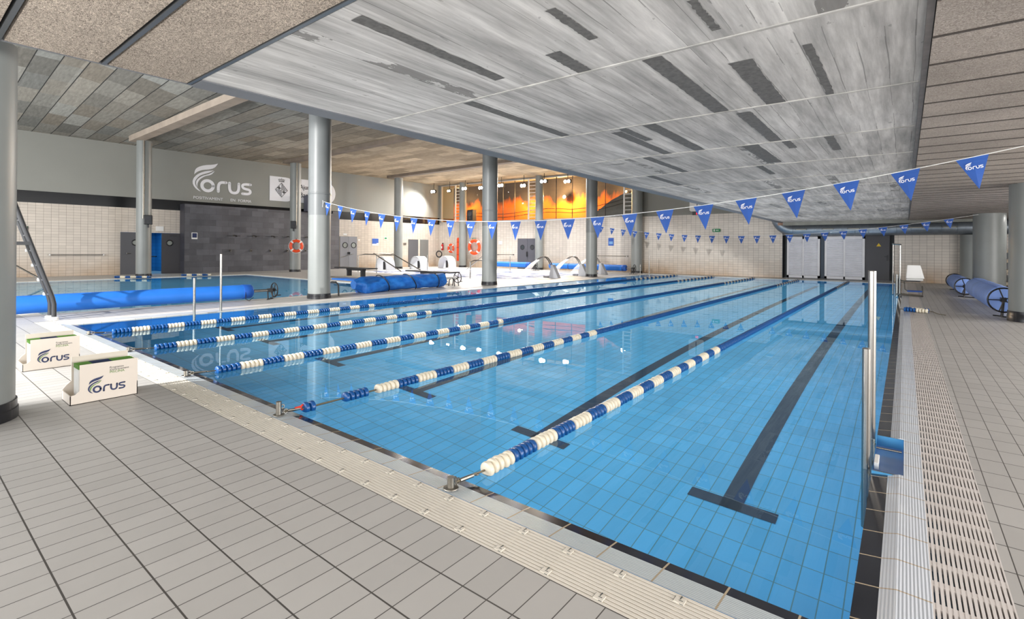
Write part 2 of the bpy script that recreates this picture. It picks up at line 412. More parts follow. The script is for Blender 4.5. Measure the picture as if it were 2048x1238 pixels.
# flat ribbons for the rounded lettering
def stroke_polys(pts, w, cap=10):
    pts = [Vector((a, b)) for a, b in pts]; L = []; R = []
    for i, p in enumerate(pts):
        d = (pts[min(i+1, len(pts)-1)]-pts[max(i-1, 0)]).normalized(); n = Vector((-d.y, d.x))*w/2
        L.append(p+n); R.append(p-n)
    out = [[L[i], R[i], R[i+1], L[i+1]] for i in range(len(pts)-1)]
    for p in (pts[0], pts[-1]): out.append([p+Vector((math.cos(a), math.sin(a)))*w/2 for a in (2*PI*k/cap for k in range(cap))])
    return out
def smooth_pts(pts, it=2):
    for _ in range(it):
        q = [pts[0]]
        for a, b in zip(pts, pts[1:]): q += [(a[0]*.75+b[0]*.25, a[1]*.75+b[1]*.25), (a[0]*.25+b[0]*.75, a[1]*.25+b[1]*.75)]
        pts = q+[pts[-1]]
    return pts
def ribbon(c1, c2, n=14):      # strip between two open curves sharing ends
    def res(c):
        c = smooth_pts(c, 2); d = [0]
        for a, b in zip(c, c[1:]): d.append(d[-1]+math.dist(a, b))
        o = []
        for i in range(n+1):
            t = d[-1]*i/n; k = max(j for j in range(len(d)) if d[j] <= t+1e-9); k = min(k, len(c)-2)
            f = (t-d[k])/max(1e-9, d[k+1]-d[k]); o.append((c[k][0]+(c[k+1][0]-c[k][0])*f, c[k][1]+(c[k+1][1]-c[k][1])*f))
        return o
    a, b = res(c1), res(c2)
    return [[a[i], b[i], b[i+1], a[i+1]] for i in range(n)]
WING1 = ribbon([(.057, .55), (.078, .72), (.182, .82), (.39, .905), (.62, .94), (.767, 1.0)], [(.057, .55), (.13, .64), (.286, .725), (.50, .765), (.676, .84), (.767, 1.0)])
WING2 = ribbon([(.26, 0), (.143, .045), (.04, .16), (0, .295), (.04, .45), (.182, .60), (.39, .70), (.56, .735), (.64, .75)], [(.26, 0), (.16, .10), (.085, .21), (.08, .32), (.14, .44), (.26, .56), (.42, .62), (.54, .68), (.64, .75)])
WING3 = ribbon([(.15, .13), (.105, .24), (.11, .34), (.17, .43), (.29, .53), (.44, .59), (.56, .65), (.665, .74)], [(.15, .13), (.15, .24), (.19, .36), (.26, .44), (.39, .54), (.52, .57), (.62, .65), (.665, .74)])
ORING = stroke_polys([(.455+.17*math.cos(a), .215+.17*math.sin(a)) for a in (2*PI*k/22 for k in range(23))], .1, 6)
RLET = stroke_polys(smooth_pts([(.78, .055), (.78, .26), (.84, .37), (1.02, .375)]), .092)
ULET = stroke_polys(smooth_pts([(1.13, .375), (1.13, .15), (1.20, .045), (1.36, .045), (1.43, .15), (1.43, .375)]), .092)
SLET = stroke_polys(smooth_pts([(1.82, .385), (1.62, .385), (1.54, .34), (1.56, .25), (1.66, .215), (1.78, .20), (1.83, .12), (1.76, .045), (1.55, .045)]), .088)
def flat(name, polys, size, p0, ud, vd, mat, parent, off=.004):
    ud, vd, p0 = Vector(ud), Vector(vd), Vector(p0); n = ud.cross(vd).normalized()*off; b = MB()
    for k, P in enumerate(polys): b.add([p0+ud*(p[0]*size)+vd*(p[1]*size)+n for p in P], [tuple(range(len(P)))])
    return b.build(name, mat, parent)
def logo(size, p0, ud, vd, m1, m2, parent, off=.004):
    flat('logo_lettering', WING1+WING2+ORING+RLET+ULET+SLET, size, p0, ud, vd, m1, parent, off)
    flat('logo_wing', WING3, size, p0, ud, vd, m2, parent, off*1.3)
def st(name, mb, mat, parent=None, **k):
    return mb.build(name, mat, parent, kind='structure' if parent is None else None, **k)

# ------------------------------------------------------------------ floor, pools
RX, NY, LX, FY = -.155, 2.141, -11.35, 27.1      # lap pool waterline
WZ = -.022
f = MB()
for a in [(-34, 10, -9, 1.695), (.335, 10, 1.695, 28.7), (-13.0, -12.0, 1.695, 28.7), (-12.0, .335, 27.55, 28.7), (-34, -26.3, 1.695, 28.7),
          (-26.3, -13.0, 11.8, 16.9), (-26.3, -25.6, 16.9, 25.4), (-13.6, -13.0, 16.9, 25.4), (-26.3, -13.0, 25.4, 28.7)]:
    f.box(a[0], a[1], a[2], a[3], -.3, 0)
st('floor', f, DECK)
# lap pool basin: sloping tiled floor plus walls
def basin(name, x0, x1, y0, y1, za, zb, hole=None):
    b = MB(); b.add([(x0, y0, za), (x1, y0, za), (x1, y1, zb), (x0, y1, zb)], [(0, 1, 2, 3)]); root = b.build(name, POOL, kind='structure')
    w = MB(); w.add([(x0, y0, WZ), (x0, y1, WZ), (x0, y1, zb), (x0, y0, za)], [(0, 1, 2, 3)]); w.add([(x1, y0, WZ), (x1, y1, WZ), (x1, y1, zb), (x1, y0, za)], [(0, 1, 2, 3)])
    w.build('side_wall', POOLX, root)
    w = MB(); w.add([(x0, y0, WZ), (x1, y0, WZ), (x1, y0, za), (x0, y0, za)], [(0, 1, 2, 3)]); w.add([(x0, y1, WZ), (x1, y1, WZ), (x1, y1, zb), (x0, y1, zb)], [(0, 1, 2, 3)])
    w.build('end_wall', POOLY, root); return root
lap = basin('floor_lap_pool', LX, RX, NY, FY, -1.55, -1.9)
ROPEX = [-1.99-1.94*k for k in range(5)]
lanes = [-1.085] + [(ROPEX[k]+ROPEX[k+1])/2 for k in range(4)] + [-10.55]
def fz(y): return -1.55 - .35*(y-NY)/(FY-NY) + .004
for x in lanes:
    b = MB()
    for (xa, xb, ya, yb) in [(x-.08, x+.08, 4.18, 24.9), (x-.33, x+.33, 4.18, 4.31), (x-.33, x+.33, 24.9, 25.03)]:
        b.add([(xa, ya, fz(ya)), (xb, ya, fz(ya)), (xb, yb, fz(yb)), (xa, yb, fz(yb))], [(0, 1, 2, 3)])
    b.build('lane_marking', LANE, lap, label='black tiled lane line with T ends')
b = MB(); b.box(LX-.02, RX+.02, NY-.02, FY+.02, WZ-.0005, WZ)
def water(name, x0, x1, y0, y1, mat, label):
    b = MB(); b.add([(x0, y0, WZ), (x1, y0, WZ), (x1, y1, WZ), (x0, y1, WZ)], [(0, 1, 2, 3)])
    o = b.build(name, mat, kind='stuff')
    if o.data.polygons[0].normal.z < 0: o.data.flip_normals()
    tag(o, label, 'water'); return o
water('lap_pool_water', LX, RX, NY, FY, WATER, 'clear still blue water filling the long lap pool')
# edges of the lap pool
b = MB()
def quad(b, x0, x1, y0, y1, za, zb, axis):
    if axis == 'y': b.add([(x0, y0, za), (x1, y0, za), (x1, y1, zb), (x0, y1, zb)], [(0, 1, 2, 3)])
    else: b.add([(x0, y0, za), (x1, y0, zb), (x1, y1, zb), (x0, y1, za)], [(0, 1, 2, 3)])
quad(b, LX-.07, RX+.08, 1.943, 2.07, 0, -.012, 'y')
st('trim_1', b, OVR_N)
b = MB(); quad(b, LX-.0, RX, 2.07, NY, -.012, WZ+.0005, 'y'); quad(b, LX, RX, NY, NY+.0, WZ, WZ-.1, 'y')
st('trim_2', b, BLACKT)
# right overflow edge, cut round the ladder recess at y 3.80-4.54
b = MB()
for y0, y1 in ((1.943, 3.80), (4.54, FY+.1)):
    quad(b, RX+.08, -.02, y0, y1, -.012, .004, 'x'); quad(b, -.02, .09, y0, y1, .004, 0, 'x')
quad(b, .0, .09, 3.80, 4.54, .002, 0, 'x')
st('trim_3', b, OVR_R)
b = MB()
for y0, y1 in ((NY, 3.80), (4.54, FY)): quad(b, RX, RX+.08, y0, y1, WZ+.0005, -.012, 'x')
st('trim_4', b, BLACKT)
b = MB(); b.box(LX-.4, LX, 1.943, FY+.1, -.05, -.005); b.box(LX-.4, .335, FY, FY+.45, -.05, -.004)
st('trim_5', b, tile('pale_edge_tiles', (232, 232, 228), (196, 190, 180), 'xy', .25, .25, .006, .006, rough=.3, bumpy=.2))
# channels beneath the grates
b = MB(); b.box(-12.0, .335, 1.695, 1.943, -.16, -.10); b.box(.09, .335, 1.943, 27.1, -.16, -.10); b.box(-12.0, -11.75, 1.943, 27.1, -.16, -.1)

st('trim_6', b, CHAN)
# near grate: ribs along x, interlocking panels every 0.25 m
b = MB(); n = 12; p = .248/n
for i in range(n):
    y = 1.695+p*(i+.5); b.box(-11.99, .08, y-.0068, y+.0068, -.03, .0)
x = .08; k = 0
while x > -12.0:
    b.box(x-.006, x+.006, 1.697, 1.941, -.03, -.004)
    for yy in (1.73, 1.905):
        b.box(x-.020, x+.020, yy-.017, yy+.017, -.02, .0025); 
    x -= .25; k += 1
g = b.build('overflow_grate', GRATE); tag(g, 'cream ribbed overflow grate along the near end of the lap pool', 'grate')
b = MB(); x = .08
while x > -12.0:
    for yy in (1.73, 1.905): b.box(x-.0225, x-.020, yy-.014, yy+.017, .0, .001); b.box(x+.004, x+.018, yy-.0195, yy-.017, .0, .001); b.box(x-.002, x+.002, yy+.005, yy+.026, .0, .0031); b.box(x-.003, x+.012, yy-.003, yy, .0, .0031)
    x -= .25
o = b.build('joint_slots', CHAN, g); o['kind'] = 'stuff'
# right grate: ribs along y with cross bars
b = MB(); n = 15; p = .245/n
for i in range(n+1):
    x = .09+p*i; b.box(max(.09, x-.0052), min(.335, x+.0052), 1.945, 27.1, -.03, .0)
y = 1.99
while y < 27.1: b.box(.09, .335, y-.02, y+.02, -.028, -.0015); y += .167
g = b.build('overflow_grate', GRATER); tag(g, 'white slotted overflow grate along the right side of the lap pool', 'grate')
b = MB()
for i in range(9): x = -11.99+.028*i; b.box(x, x+.018, 1.945, 27.1, -.03, 0)
y = 2.1
while y < 27.1: b.box(-12, -11.75, y-.01, y+.01, -.028, -.001); y += .25
g = b.build('overflow_grate', GRATER); tag(g, 'white overflow grate along the left side of the lap pool by the columns', 'grate')
# ladder recess on the right edge
b = MB(); b.box(-.155, .0, 3.80, 4.54, -.6, -.5); b.box(0, .01, 3.80, 4.54, -.6, 0); b.box(-.155, .0, 3.79, 3.80, -.6, -.004); b.box(-.155, .0, 4.54, 4.55, -.6, -.004)
st('trim_7', b, POOLX)
b = MB(); b.box(RX-.0, 0, 3.80, 4.54, -.12, -.075)
st('trim_11', b, M('pale_blue_recess', (120, 160, 216), .12, 0, .8))
# second pool
basin('floor_second_pool', -25.95, -13.3, 2.0, 11.45, -1.1, -1.1)
water('second_pool_water', -25.95, -13.3, 2.0, 11.45, WATER2, 'calm water of the square training pool on the left')
b = MB()
for a in [(-26.3, -25.95, 1.7, 11.8), (-13.3, -13.0, 1.7, 11.8), (-25.95, -13.3, 1.7, 2.0), (-25.95, -13.3, 11.45, 11.8)]: b.box(*a, -.06, .0)
st('trim_8', b, tile('pool_two_edge', (234, 232, 226), (190, 186, 178), 'xy', .25, .25, .006, .006, rough=.3, bumpy=.2))
# spa pool
basin('floor_spa_pool', -25.3, -13.9, 17.2, 25.1, -.9, -.9)
b = MB(); b.add([(-25.3, 17.2, WZ), (-13.9, 17.2, WZ), (-13.9, 25.1, WZ), (-25.3, 25.1, WZ)], [(0, 1, 2, 3)])
o = b.build('spa_water', FOAM, kind='stuff'); tag(o, 'white foaming brightly lit water of the spa pool at the back', 'water')
b = MB()
for a in [(-25.6, -25.3, 16.9, 25.4), (-13.9, -13.6, 16.9, 25.4), (-25.3, -13.9, 16.9, 17.2), (-25.3, -13.9, 25.1, 25.4)]: b.box(*a, -.06, .0)
st('trim_9', b, M('spa_edge_white', (240, 240, 240), .3))

# ------------------------------------------------------------------ walls
def wline(y): return -29.8 + (y-3.6)*(1.3/24.8)
def skew_wall(mb, y0, y1, z0, z1, off=0, th=.3):
    xa, xb = wline(y0)+off, wline(y1)+off
    vs = [(xa, y0, z0), (xb, y1, z0), (xb-th, y1, z0), (xa-th, y0, z0)]; vs += [(v[0], v[1], z1) for v in vs]
    return mb.add(vs, [(0, 1, 2, 3), (4, 7, 6, 5), (0, 4, 5, 1), (2, 6, 7, 3), (1, 5, 6, 2), (0, 3, 7, 4)])
# left wall (with an open doorway at y 8.3-9.0)
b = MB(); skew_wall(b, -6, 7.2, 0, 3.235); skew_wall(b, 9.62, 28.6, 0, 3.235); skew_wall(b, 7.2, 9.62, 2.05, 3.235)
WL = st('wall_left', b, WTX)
b = MB(); skew_wall(b, -6, 28.6, 3.235, 3.75, .004); b.build('black_band', BLACK, WL)
b = MB(); skew_wall(b, -6, 28.6, 3.75, 6.7); b.build('painted_upper_wall', GREYP, WL)
# window wall, slightly skewed
F0, F1 = Vector((-28.57, 27.1, 0)), Vector((-12.1, 28.4, 0)); FD = (F1-F0).normalized(); FN = Vector((FD.y, -FD.x, 0))
def fp(x, z, off=0):
    t = (x-F0.x)/FD.x; p = F0+FD*t+FN*off; return Vector((p.x, p.y, z))
def fbox(mb, x0, x1, z0, z1, o0=0, o1=-.2):
    vs = [fp(x0, z0, o0), fp(x1, z0, o0), fp(x1, z0, o1), fp(x0, z0, o1)]; vs += [v+Vector((0, 0, z1-z0)) for v in vs]
    return mb.add(vs, [(0, 1, 2, 3), (4, 7, 6, 5), (0, 4, 5, 1), (2, 6, 7, 3), (1, 5, 6, 2), (0, 3, 7, 4)])
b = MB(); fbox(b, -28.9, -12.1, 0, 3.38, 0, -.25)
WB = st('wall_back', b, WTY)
b = MB(); fbox(b, -28.9, -28.35, 3.38, 6.7); fbox(b, -12.75, -12.1, 3.38, 6.7); fbox(b, -28.35, -12.75, 6.22, 6.7); b.build('painted_upper_wall', GREYP, WB)
# end wall behind the lap pool
b = MB(); b.box(-12.3, -4.89, 28.4, 28.7, 0, 3.37); b.box(-.38, 10, 28.4, 28.7, 0, 2.9)
WE = st('wall_end', b, WTY)
b = MB(); b.box(-12.3, -4.89, 28.42, 28.7, 3.37, 6.7); b.box(-4.89, -.38, 28.45, 28.7, 2.2, 3.2); b.build('painted_upper_wall', GREYP, WE)
b = MB(); b.box(-4.89, -.38, 28.75, 28.8, 0, 2.3); b.box(-4.9, -4.87, 28.4, 28.8, 0, 2.3); b.box(-.40, -.38, 28.39, 28.8, 0, 2.3); b.build('alcove_lining', DARK, WE)
b = MB(); b.box(9.9, 10.1, -9, 28.7, 0, 2.9); st('wall_right', b, WTX)
# dark shower wall
b = MB(); b.box(-29.5, -28.9, 9.68, 18.15, 0, 3.56)
SW = b.build('wall_shower', SLATE, kind='structure')
b = MB(); b.box(-29.5, -29.0, 18.15, 18.62, 0, 3.72); b.build('return_panel', SLATE, SW)
b = MB(); b.box(-29.5, -28.89, 9.66, 9.68, 0, 3.56); b.build('end_face', SLATEX, SW)

# ------------------------------------------------------------------ ceilings
ZS = 2.75
b = MB(); b.box(-4.65, .09, 1.68, 27.25, ZS, ZS+.4)
SL = st('ceiling_slab', b, CONC)
b = MB(); y = 3.46
while y < 27:
    b.box(-4.6, .08, y-.014, y+.014, ZS-.008, ZS); y += 1.83
b.build('joint_strips', M('pale_joint_mortar', (200, 198, 194), .8, var=.45, vscale=5), SL)
STAIN = M('dark_stained_concrete', (108, 107, 105), .9, var=.3, vscale=30)
rs = random.Random(3)
for (x, y0, y1, w_) in [(-2.64, 1.80, 3.18, .11), (-3.30, 3.49, 5.25, .12), (-1.99, 2.98, 3.44, .12), (-1.465, 3.5, 5.27, .15), (-.97, 3.95, 5.27, .16), (-2.58, 5.31, 6.1, .1), (-2.26, 5.32, 7.11, .15),
        (-1.30, 5.43, 7.08, .14), (-1.63, 7.16, 8.79, .2), (-3.09, 7.2, 8.95, .13), (-2.72, 5.45, 7.12, .13), (-.53, 3.9, 5.26, .06), (-.74, 7.16, 8.2, .1), (-1.2, 7.16, 7.7, .1), (-1.64, 2.43, 2.95, .07), (-.95, 2.82, 3.3, .05), (-3.8, 9.0, 10.7, .15), (-1.9, 9.0, 10.1, .1)]:
    b = MB(); n = 22; L1 = []; L2 = []
    for i in range(n+1):
        y = y0+(y1-y0)*i/n; L1.append((x-w_/2+rs.uniform(-.006, .006), y, ZS-.003)); L2.append((x+w_/2+rs.uniform(-.006, .006), y, ZS-.003))
    b.add(L1+L2, [(i, i+1, n+2+i, n+1+i) for i in range(n)]); b.build('stained_board', STAIN, SL, label='dark stained board run in the concrete')
b = MB(); b.box(-4.9, -4.65, 1.68, 27.25, ZS-.01, 6.75); b.box(-4.9, 10, 1.6, 1.63, ZS+.05, 3.0)
b.build('edge_beam', GREYD, SL)
b = MB(); b.box(-4.65, 3, 27.1, 27.3, ZS-.16, ZS); b.build('end_beam', M('raw_concrete_beam', (150, 152, 146), .8, var=.2), SL)
b = MB(); b.box(.09, .125, 1.68, 27.3, ZS-.045, ZS+.2); b.build('seam_profile', M('rusty_grey_profile', (108, 102, 98), .6, var=.3, vscale=9), SL)
# near wood-wool panels
b = MB()
for y0, y1 in ((1.10, 1.635), (.53, 1.04), (-.05, .47), (-.63, -.11), (-1.21, -.69), (-1.8, -1.27), (-2.4, -1.86)):
    b.box(-4.87, 10, y0, y1, ZS, ZS+.05)
NC = st('ceiling_near', b, WOOL)
b = MB()
for y in (1.656, 1.07, .50, -.08, -.66): b.box(-4.87, 10, y-.013, y+.013, ZS-.006, ZS+.06)
b.build('metal_rail', M('grey_ceiling_rail', (96, 98, 100), .4, .5), NC)
b = MB(); b.box(-4.885, -4.865, -2.4, 1.68, ZS-.004, ZS+.5); b.box(-4.87, 10, -2.5, 1.68, ZS+.07, ZS+.2); b.build('edge_trim', GREYD, NC)
# right panels
b = MB(); y = 1.72
while y < 28.3: b.box(.13, 10, y+.018, y+.582, ZS-.05, ZS); y += .6
RC = st('ceiling_right', b, WOOLR)
b = MB(); y = 2.32
while y < 28.3: b.box(.13, 10, y-.007, y+.007, ZS-.056, ZS-.03); y += .6
b.build('joint_line', M('dark_panel_joint', (70, 64, 60), .9), RC)
b = MB(); b.box(.11, 10, 1.68, 28.6, ZS-.02, ZS+.2); b.build('backing', M('dark_void', (50, 47, 45), .9), RC)
b = MB(); b.box(-4.9, 10, 27.3, 28.7, 3.0, 3.1); b.build('rear_soffit', GREYD, RC)
# high hall ceiling: warps upward towards the near end
b = MB(); xs = [-30.5+i*1.6 for i in range(17)]; ys = [-6+i*.5 for i in range(71)]
def hz(x, y):
    k = max(0, min(.09, .09*(8.6-y)/4.6)); return 6.28 + max(0, x+29.7)*k
xs[-1] = -4.88
vs = [(x, y, hz(x, y)) for y in ys for x in xs]; nx = len(xs)
b.add(vs, [(j*nx+i, j*nx+i+1, (j+1)*nx+i+1, (j+1)*nx+i) for j in range(len(ys)-1) for i in range(nx-1)])
HC = st('ceiling_hall', b, HALL)
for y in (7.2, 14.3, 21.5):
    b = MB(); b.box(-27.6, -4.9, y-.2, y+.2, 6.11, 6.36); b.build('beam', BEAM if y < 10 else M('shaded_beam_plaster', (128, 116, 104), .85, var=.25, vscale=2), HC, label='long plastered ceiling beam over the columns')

# ------------------------------------------------------------------ columns
def column(x, y, r, ztop, label, group=None, split=None, pipe=False, hb=.13):
    t = thing('round_column', label, 'column', (x, y, 0), 0, group)
    b = MB(); b.cyl((0, 0, .0), (0, 0, split or ztop), r, 40); b.build('shaft', COLM, t, smooth=True)
    if split:
        b = MB(); b.cyl((0, 0, split), (0, 0, ztop), r+.004, 40); b.lathe((0, 0, split+.55), (0, 0, 1), [(0, r+.004), (.01, r+.014), (.04, r+.014), (.05, r+.004)], 40); b.build('shaft_sleeve', COLD, t, smooth=True)
    b = MB(); b.lathe((0, 0, 0), (0, 0, 1), [(0, r+.02), (hb*.55, r+.02), (hb*.6, r+.012), (hb, r+.012)], 40); b.build('base_band', BASEB, t, smooth=True, label='black tiled base band')
    if pipe:
        b = MB(); a = math.radians(-20); b.cyl(((r+.03)*math.cos(a), (r+.03)*math.sin(a), 2.6), ((r+.03)*math.cos(a), (r+.03)*math.sin(a), ztop), .035, 12); b.build('rain_pipe', STEELD, t, smooth=True)
    return t
column(-5.585, .385, .30, 2.9, 'grey round column nearest the camera at the left edge', hb=.14)
bc = [column(-12.38, 7.35, .285, 6.4, 'tall grey round column at the lap pool edge beside the cover reel', split=2.22),
      column(-12.38, 14.35, .285, 6.4, 'tall grey round column at the lap pool edge behind the draped blue cover', split=2.22),
      column(-12.5, 22.4, .285, 6.4, 'tall grey round column at the lap pool edge among the water spouts', split=2.22)]
column(-27.1, 7.45, .29, 6.12, 'grey round column with a speaker beside the open doorway', pipe=True)
column(-27.1, 14.6, .29, 6.12, 'grey round column with a life ring before the dark shower wall', pipe=True)
column(-26.97, 21.8, .29, 6.12, 'grey round column behind the white water arches')
column(-25.9, 26.95, .27, 6.28, 'grey round column beside the orange rescue board')
column(-19.3, 27.45, .27, 6.28, 'grey round column right of the grey double doors')
column(-12.55, 27.95, .33, 6.28, 'grey round column where the window wall ends')
column(2.3, 23.9, .43, ZS, 'thick grey round column behind the right-hand cover reels')
column(1.98, 13.95, .36, ZS, 'grey round column at the right edge of the picture', hb=.2)
column(2.22, 28.0, .42, 2.08, 'grey round column against the right end wall')

# ------------------------------------------------------------------ wall lettering and emblems
t = thing('wall_logo', 'pale painted winged logo with slogan high on the grey left wall', 'logo', (0, 0, 0))
yd = Vector((1.3, 24.8, 0)).normalized(); zd = Vector((0, 0, 1)); xn = yd.cross(zd)
def wpt(y, z, off=0): return Vector((wline(y)+off, y, z))
logo(1.60, wpt(10.2, 4.30, .012), yd, zd, LOGOG, LOGOG, t)
for s_, y_ in (('POSITIVAMENT', 10.25), ('EN', 12.05), ('FORMA', 12.45)): text_mesh('slogan_word', s_, .21, wpt(y_, 3.90, .012), yd, zd, LOGOG, t, off=.008, sx=1.0)
t = thing('city_panel', 'white rounded council sign with crest and black lettering on left wall', 'sign', (0, 0, 0))
def darc(cx, cz, r, a0, a1, n=14): return [(cx+r*math.cos(a0+(a1-a0)*i/n), cz+r*math.sin(a0+(a1-a0)*i/n)) for i in range(n+1)]
P = [(14.17, 4.12)] + darc(15.1, 4.84, .72, -PI/2, PI/2) + [(14.17, 5.56)]
b = MB(); b.prism([(y*1.0, z) for y, z in P], (wline(14.17)+.01-14.17*yd.x, -14.17*yd.y+14.17, 0), yd, zd, .01); b.build('crest_panel', LOGOW, t)
P = [(15.6, 4.12)] + darc(17.6, 4.84, .73, -PI/2, PI/2) + [(15.6, 5.56)]
b = MB(); b.prism([(y, z) for y, z in P], (wline(14.17)+.012-14.17*yd.x, -14.17*yd.y+14.17, 0), yd, zd, .01); b.build('text_panel', LOGOW, t)
def w2(y, z, off=.03): return wpt(y, z, off)
text_mesh('top_line', 'Ajuntament', .40, w2(15.95, 4.95), yd, zd, BLK, t, off=.006, sx=.85)
text_mesh('bottom_line', 'Barcelona', .44, w2(15.95, 4.45), yd, zd, BLK, t, off=.006, sx=.85)
cy0, cz0 = 14.85, 4.78; polys = []
def seg(a, b_, w): polys.extend(stroke_polys([a, b_], w, 4))
D = [(0, .42), (.36, 0), (0, -.42), (-.36, 0)]
for i in range(4): seg(D[i], D[(i+1) % 4], .02)
seg((0, .42), (0, -.42), .014); seg((-.36, 0), (.36, 0), .014)
seg((-.14, .20), (-.14, .03), .045); seg((-.23, .11), (-.04, .11), .045); seg((.14, -.20), (.14, -.03), .045); seg((.04, -.11), (.23, -.11), .045)
for k in range(4):
    xx = .05+.075*k; seg((xx, .02), (xx, max(.04, .42-xx*1.17-.04)), .026); seg((-xx, -.02), (-xx, -max(.04, .42-xx*1.17-.04)), .026)
for k in range(5): a = PI*(.18+.16*k); seg((.09*math.cos(a)*1.6, .52), (.11*math.cos(a)*2, .52+.13*math.sin(a)+.02), .02)
seg((-.16, .50), (.16, .50), .03); seg((-.2, .62), (.2, .62), .016); seg((0, .66), (0, .72), .02)
flat('crest', polys, 1.0, w2(cy0, cz0, .03), yd, zd, BLK, t, .006)

# ------------------------------------------------------------------ pennant lines
def pennant_line(y, xa, xb, z0, a, xc, xs, label, wid, hgt):
    t = thing('pennant_line', label, 'pennants', (0, y, 0), 0)
    zf = lambda x: z0 + a*(x-xc)**2
    n = 48; b = MB(); b.tube([(xa+(xb-xa)*i/n, 0, zf(xa+(xb-xa)*i/n)) for i in range(n+1)], .005, 6); b.build('cord', WHITE, t)
    b = MB(); b.tube([(xa, -.02, zf(xa)), (xa, -.03, zf(xa)+.03), (xa+.02, -.03, zf(xa)-.02), (xa-.01, -.03, zf(xa)-.16)], .006, 6); b.build('knot', WHITE, t)
    mesh = None
    for x in xs:
        sl = 2*a*(x-xc); ang = math.atan(sl)
        if mesh is None:
            b = MB(); vs = []; N = 8; h = wid/2
            for i in range(N+1):
                f_ = i/N; ww = h*(1-f_)
                vs += [(-ww, 0, -hgt*f_), (0, -.007*math.sin(f_*PI), -hgt*f_), (ww, .004*math.sin(f_*PI), -hgt*f_)]
            b.add(vs, [(3*i+k, 3*i+k+1, 3*i+4+k, 3*i+3+k) for i in range(N) for k in range(2)])
            o = b.build('pennant', PENN, t); mesh = o.data
            e = flat('pennant_logo', WING1+WING2+WING3+ORING+RLET+ULET+SLET, wid*.29, (-wid*.28, -.012, -hgt*.37), (1, 0, 0), (0, 0, 1), LOGOW, o, .001); em = e.data
        else:
            o = bpy.data.objects.new('pennant', mesh); COL.objects.link(o); o.parent = t
            e = bpy.data.objects.new('pennant_logo', em); COL.objects.link(e); e.parent = o
        o.location = (x, 0, zf(x)-.004); o.rotation_euler = (0, -ang, random.uniform(-.12, .12))
    return t
pennant_line(7.3, -12.1, 2.05, 1.858, .0152, -5.25, [-11.9+.5665*k for k in range(25)], 'nearer string of blue triangular pennants with white winged logos across the lap pool', .27, .35)
pennant_line(22.5, -12.4, 1.9, 1.975, .0121, -5.3, [-12.0+.598*k for k in range(23)], 'farther string of small blue triangular pennants across the far end of the lap pool', .27, .33)

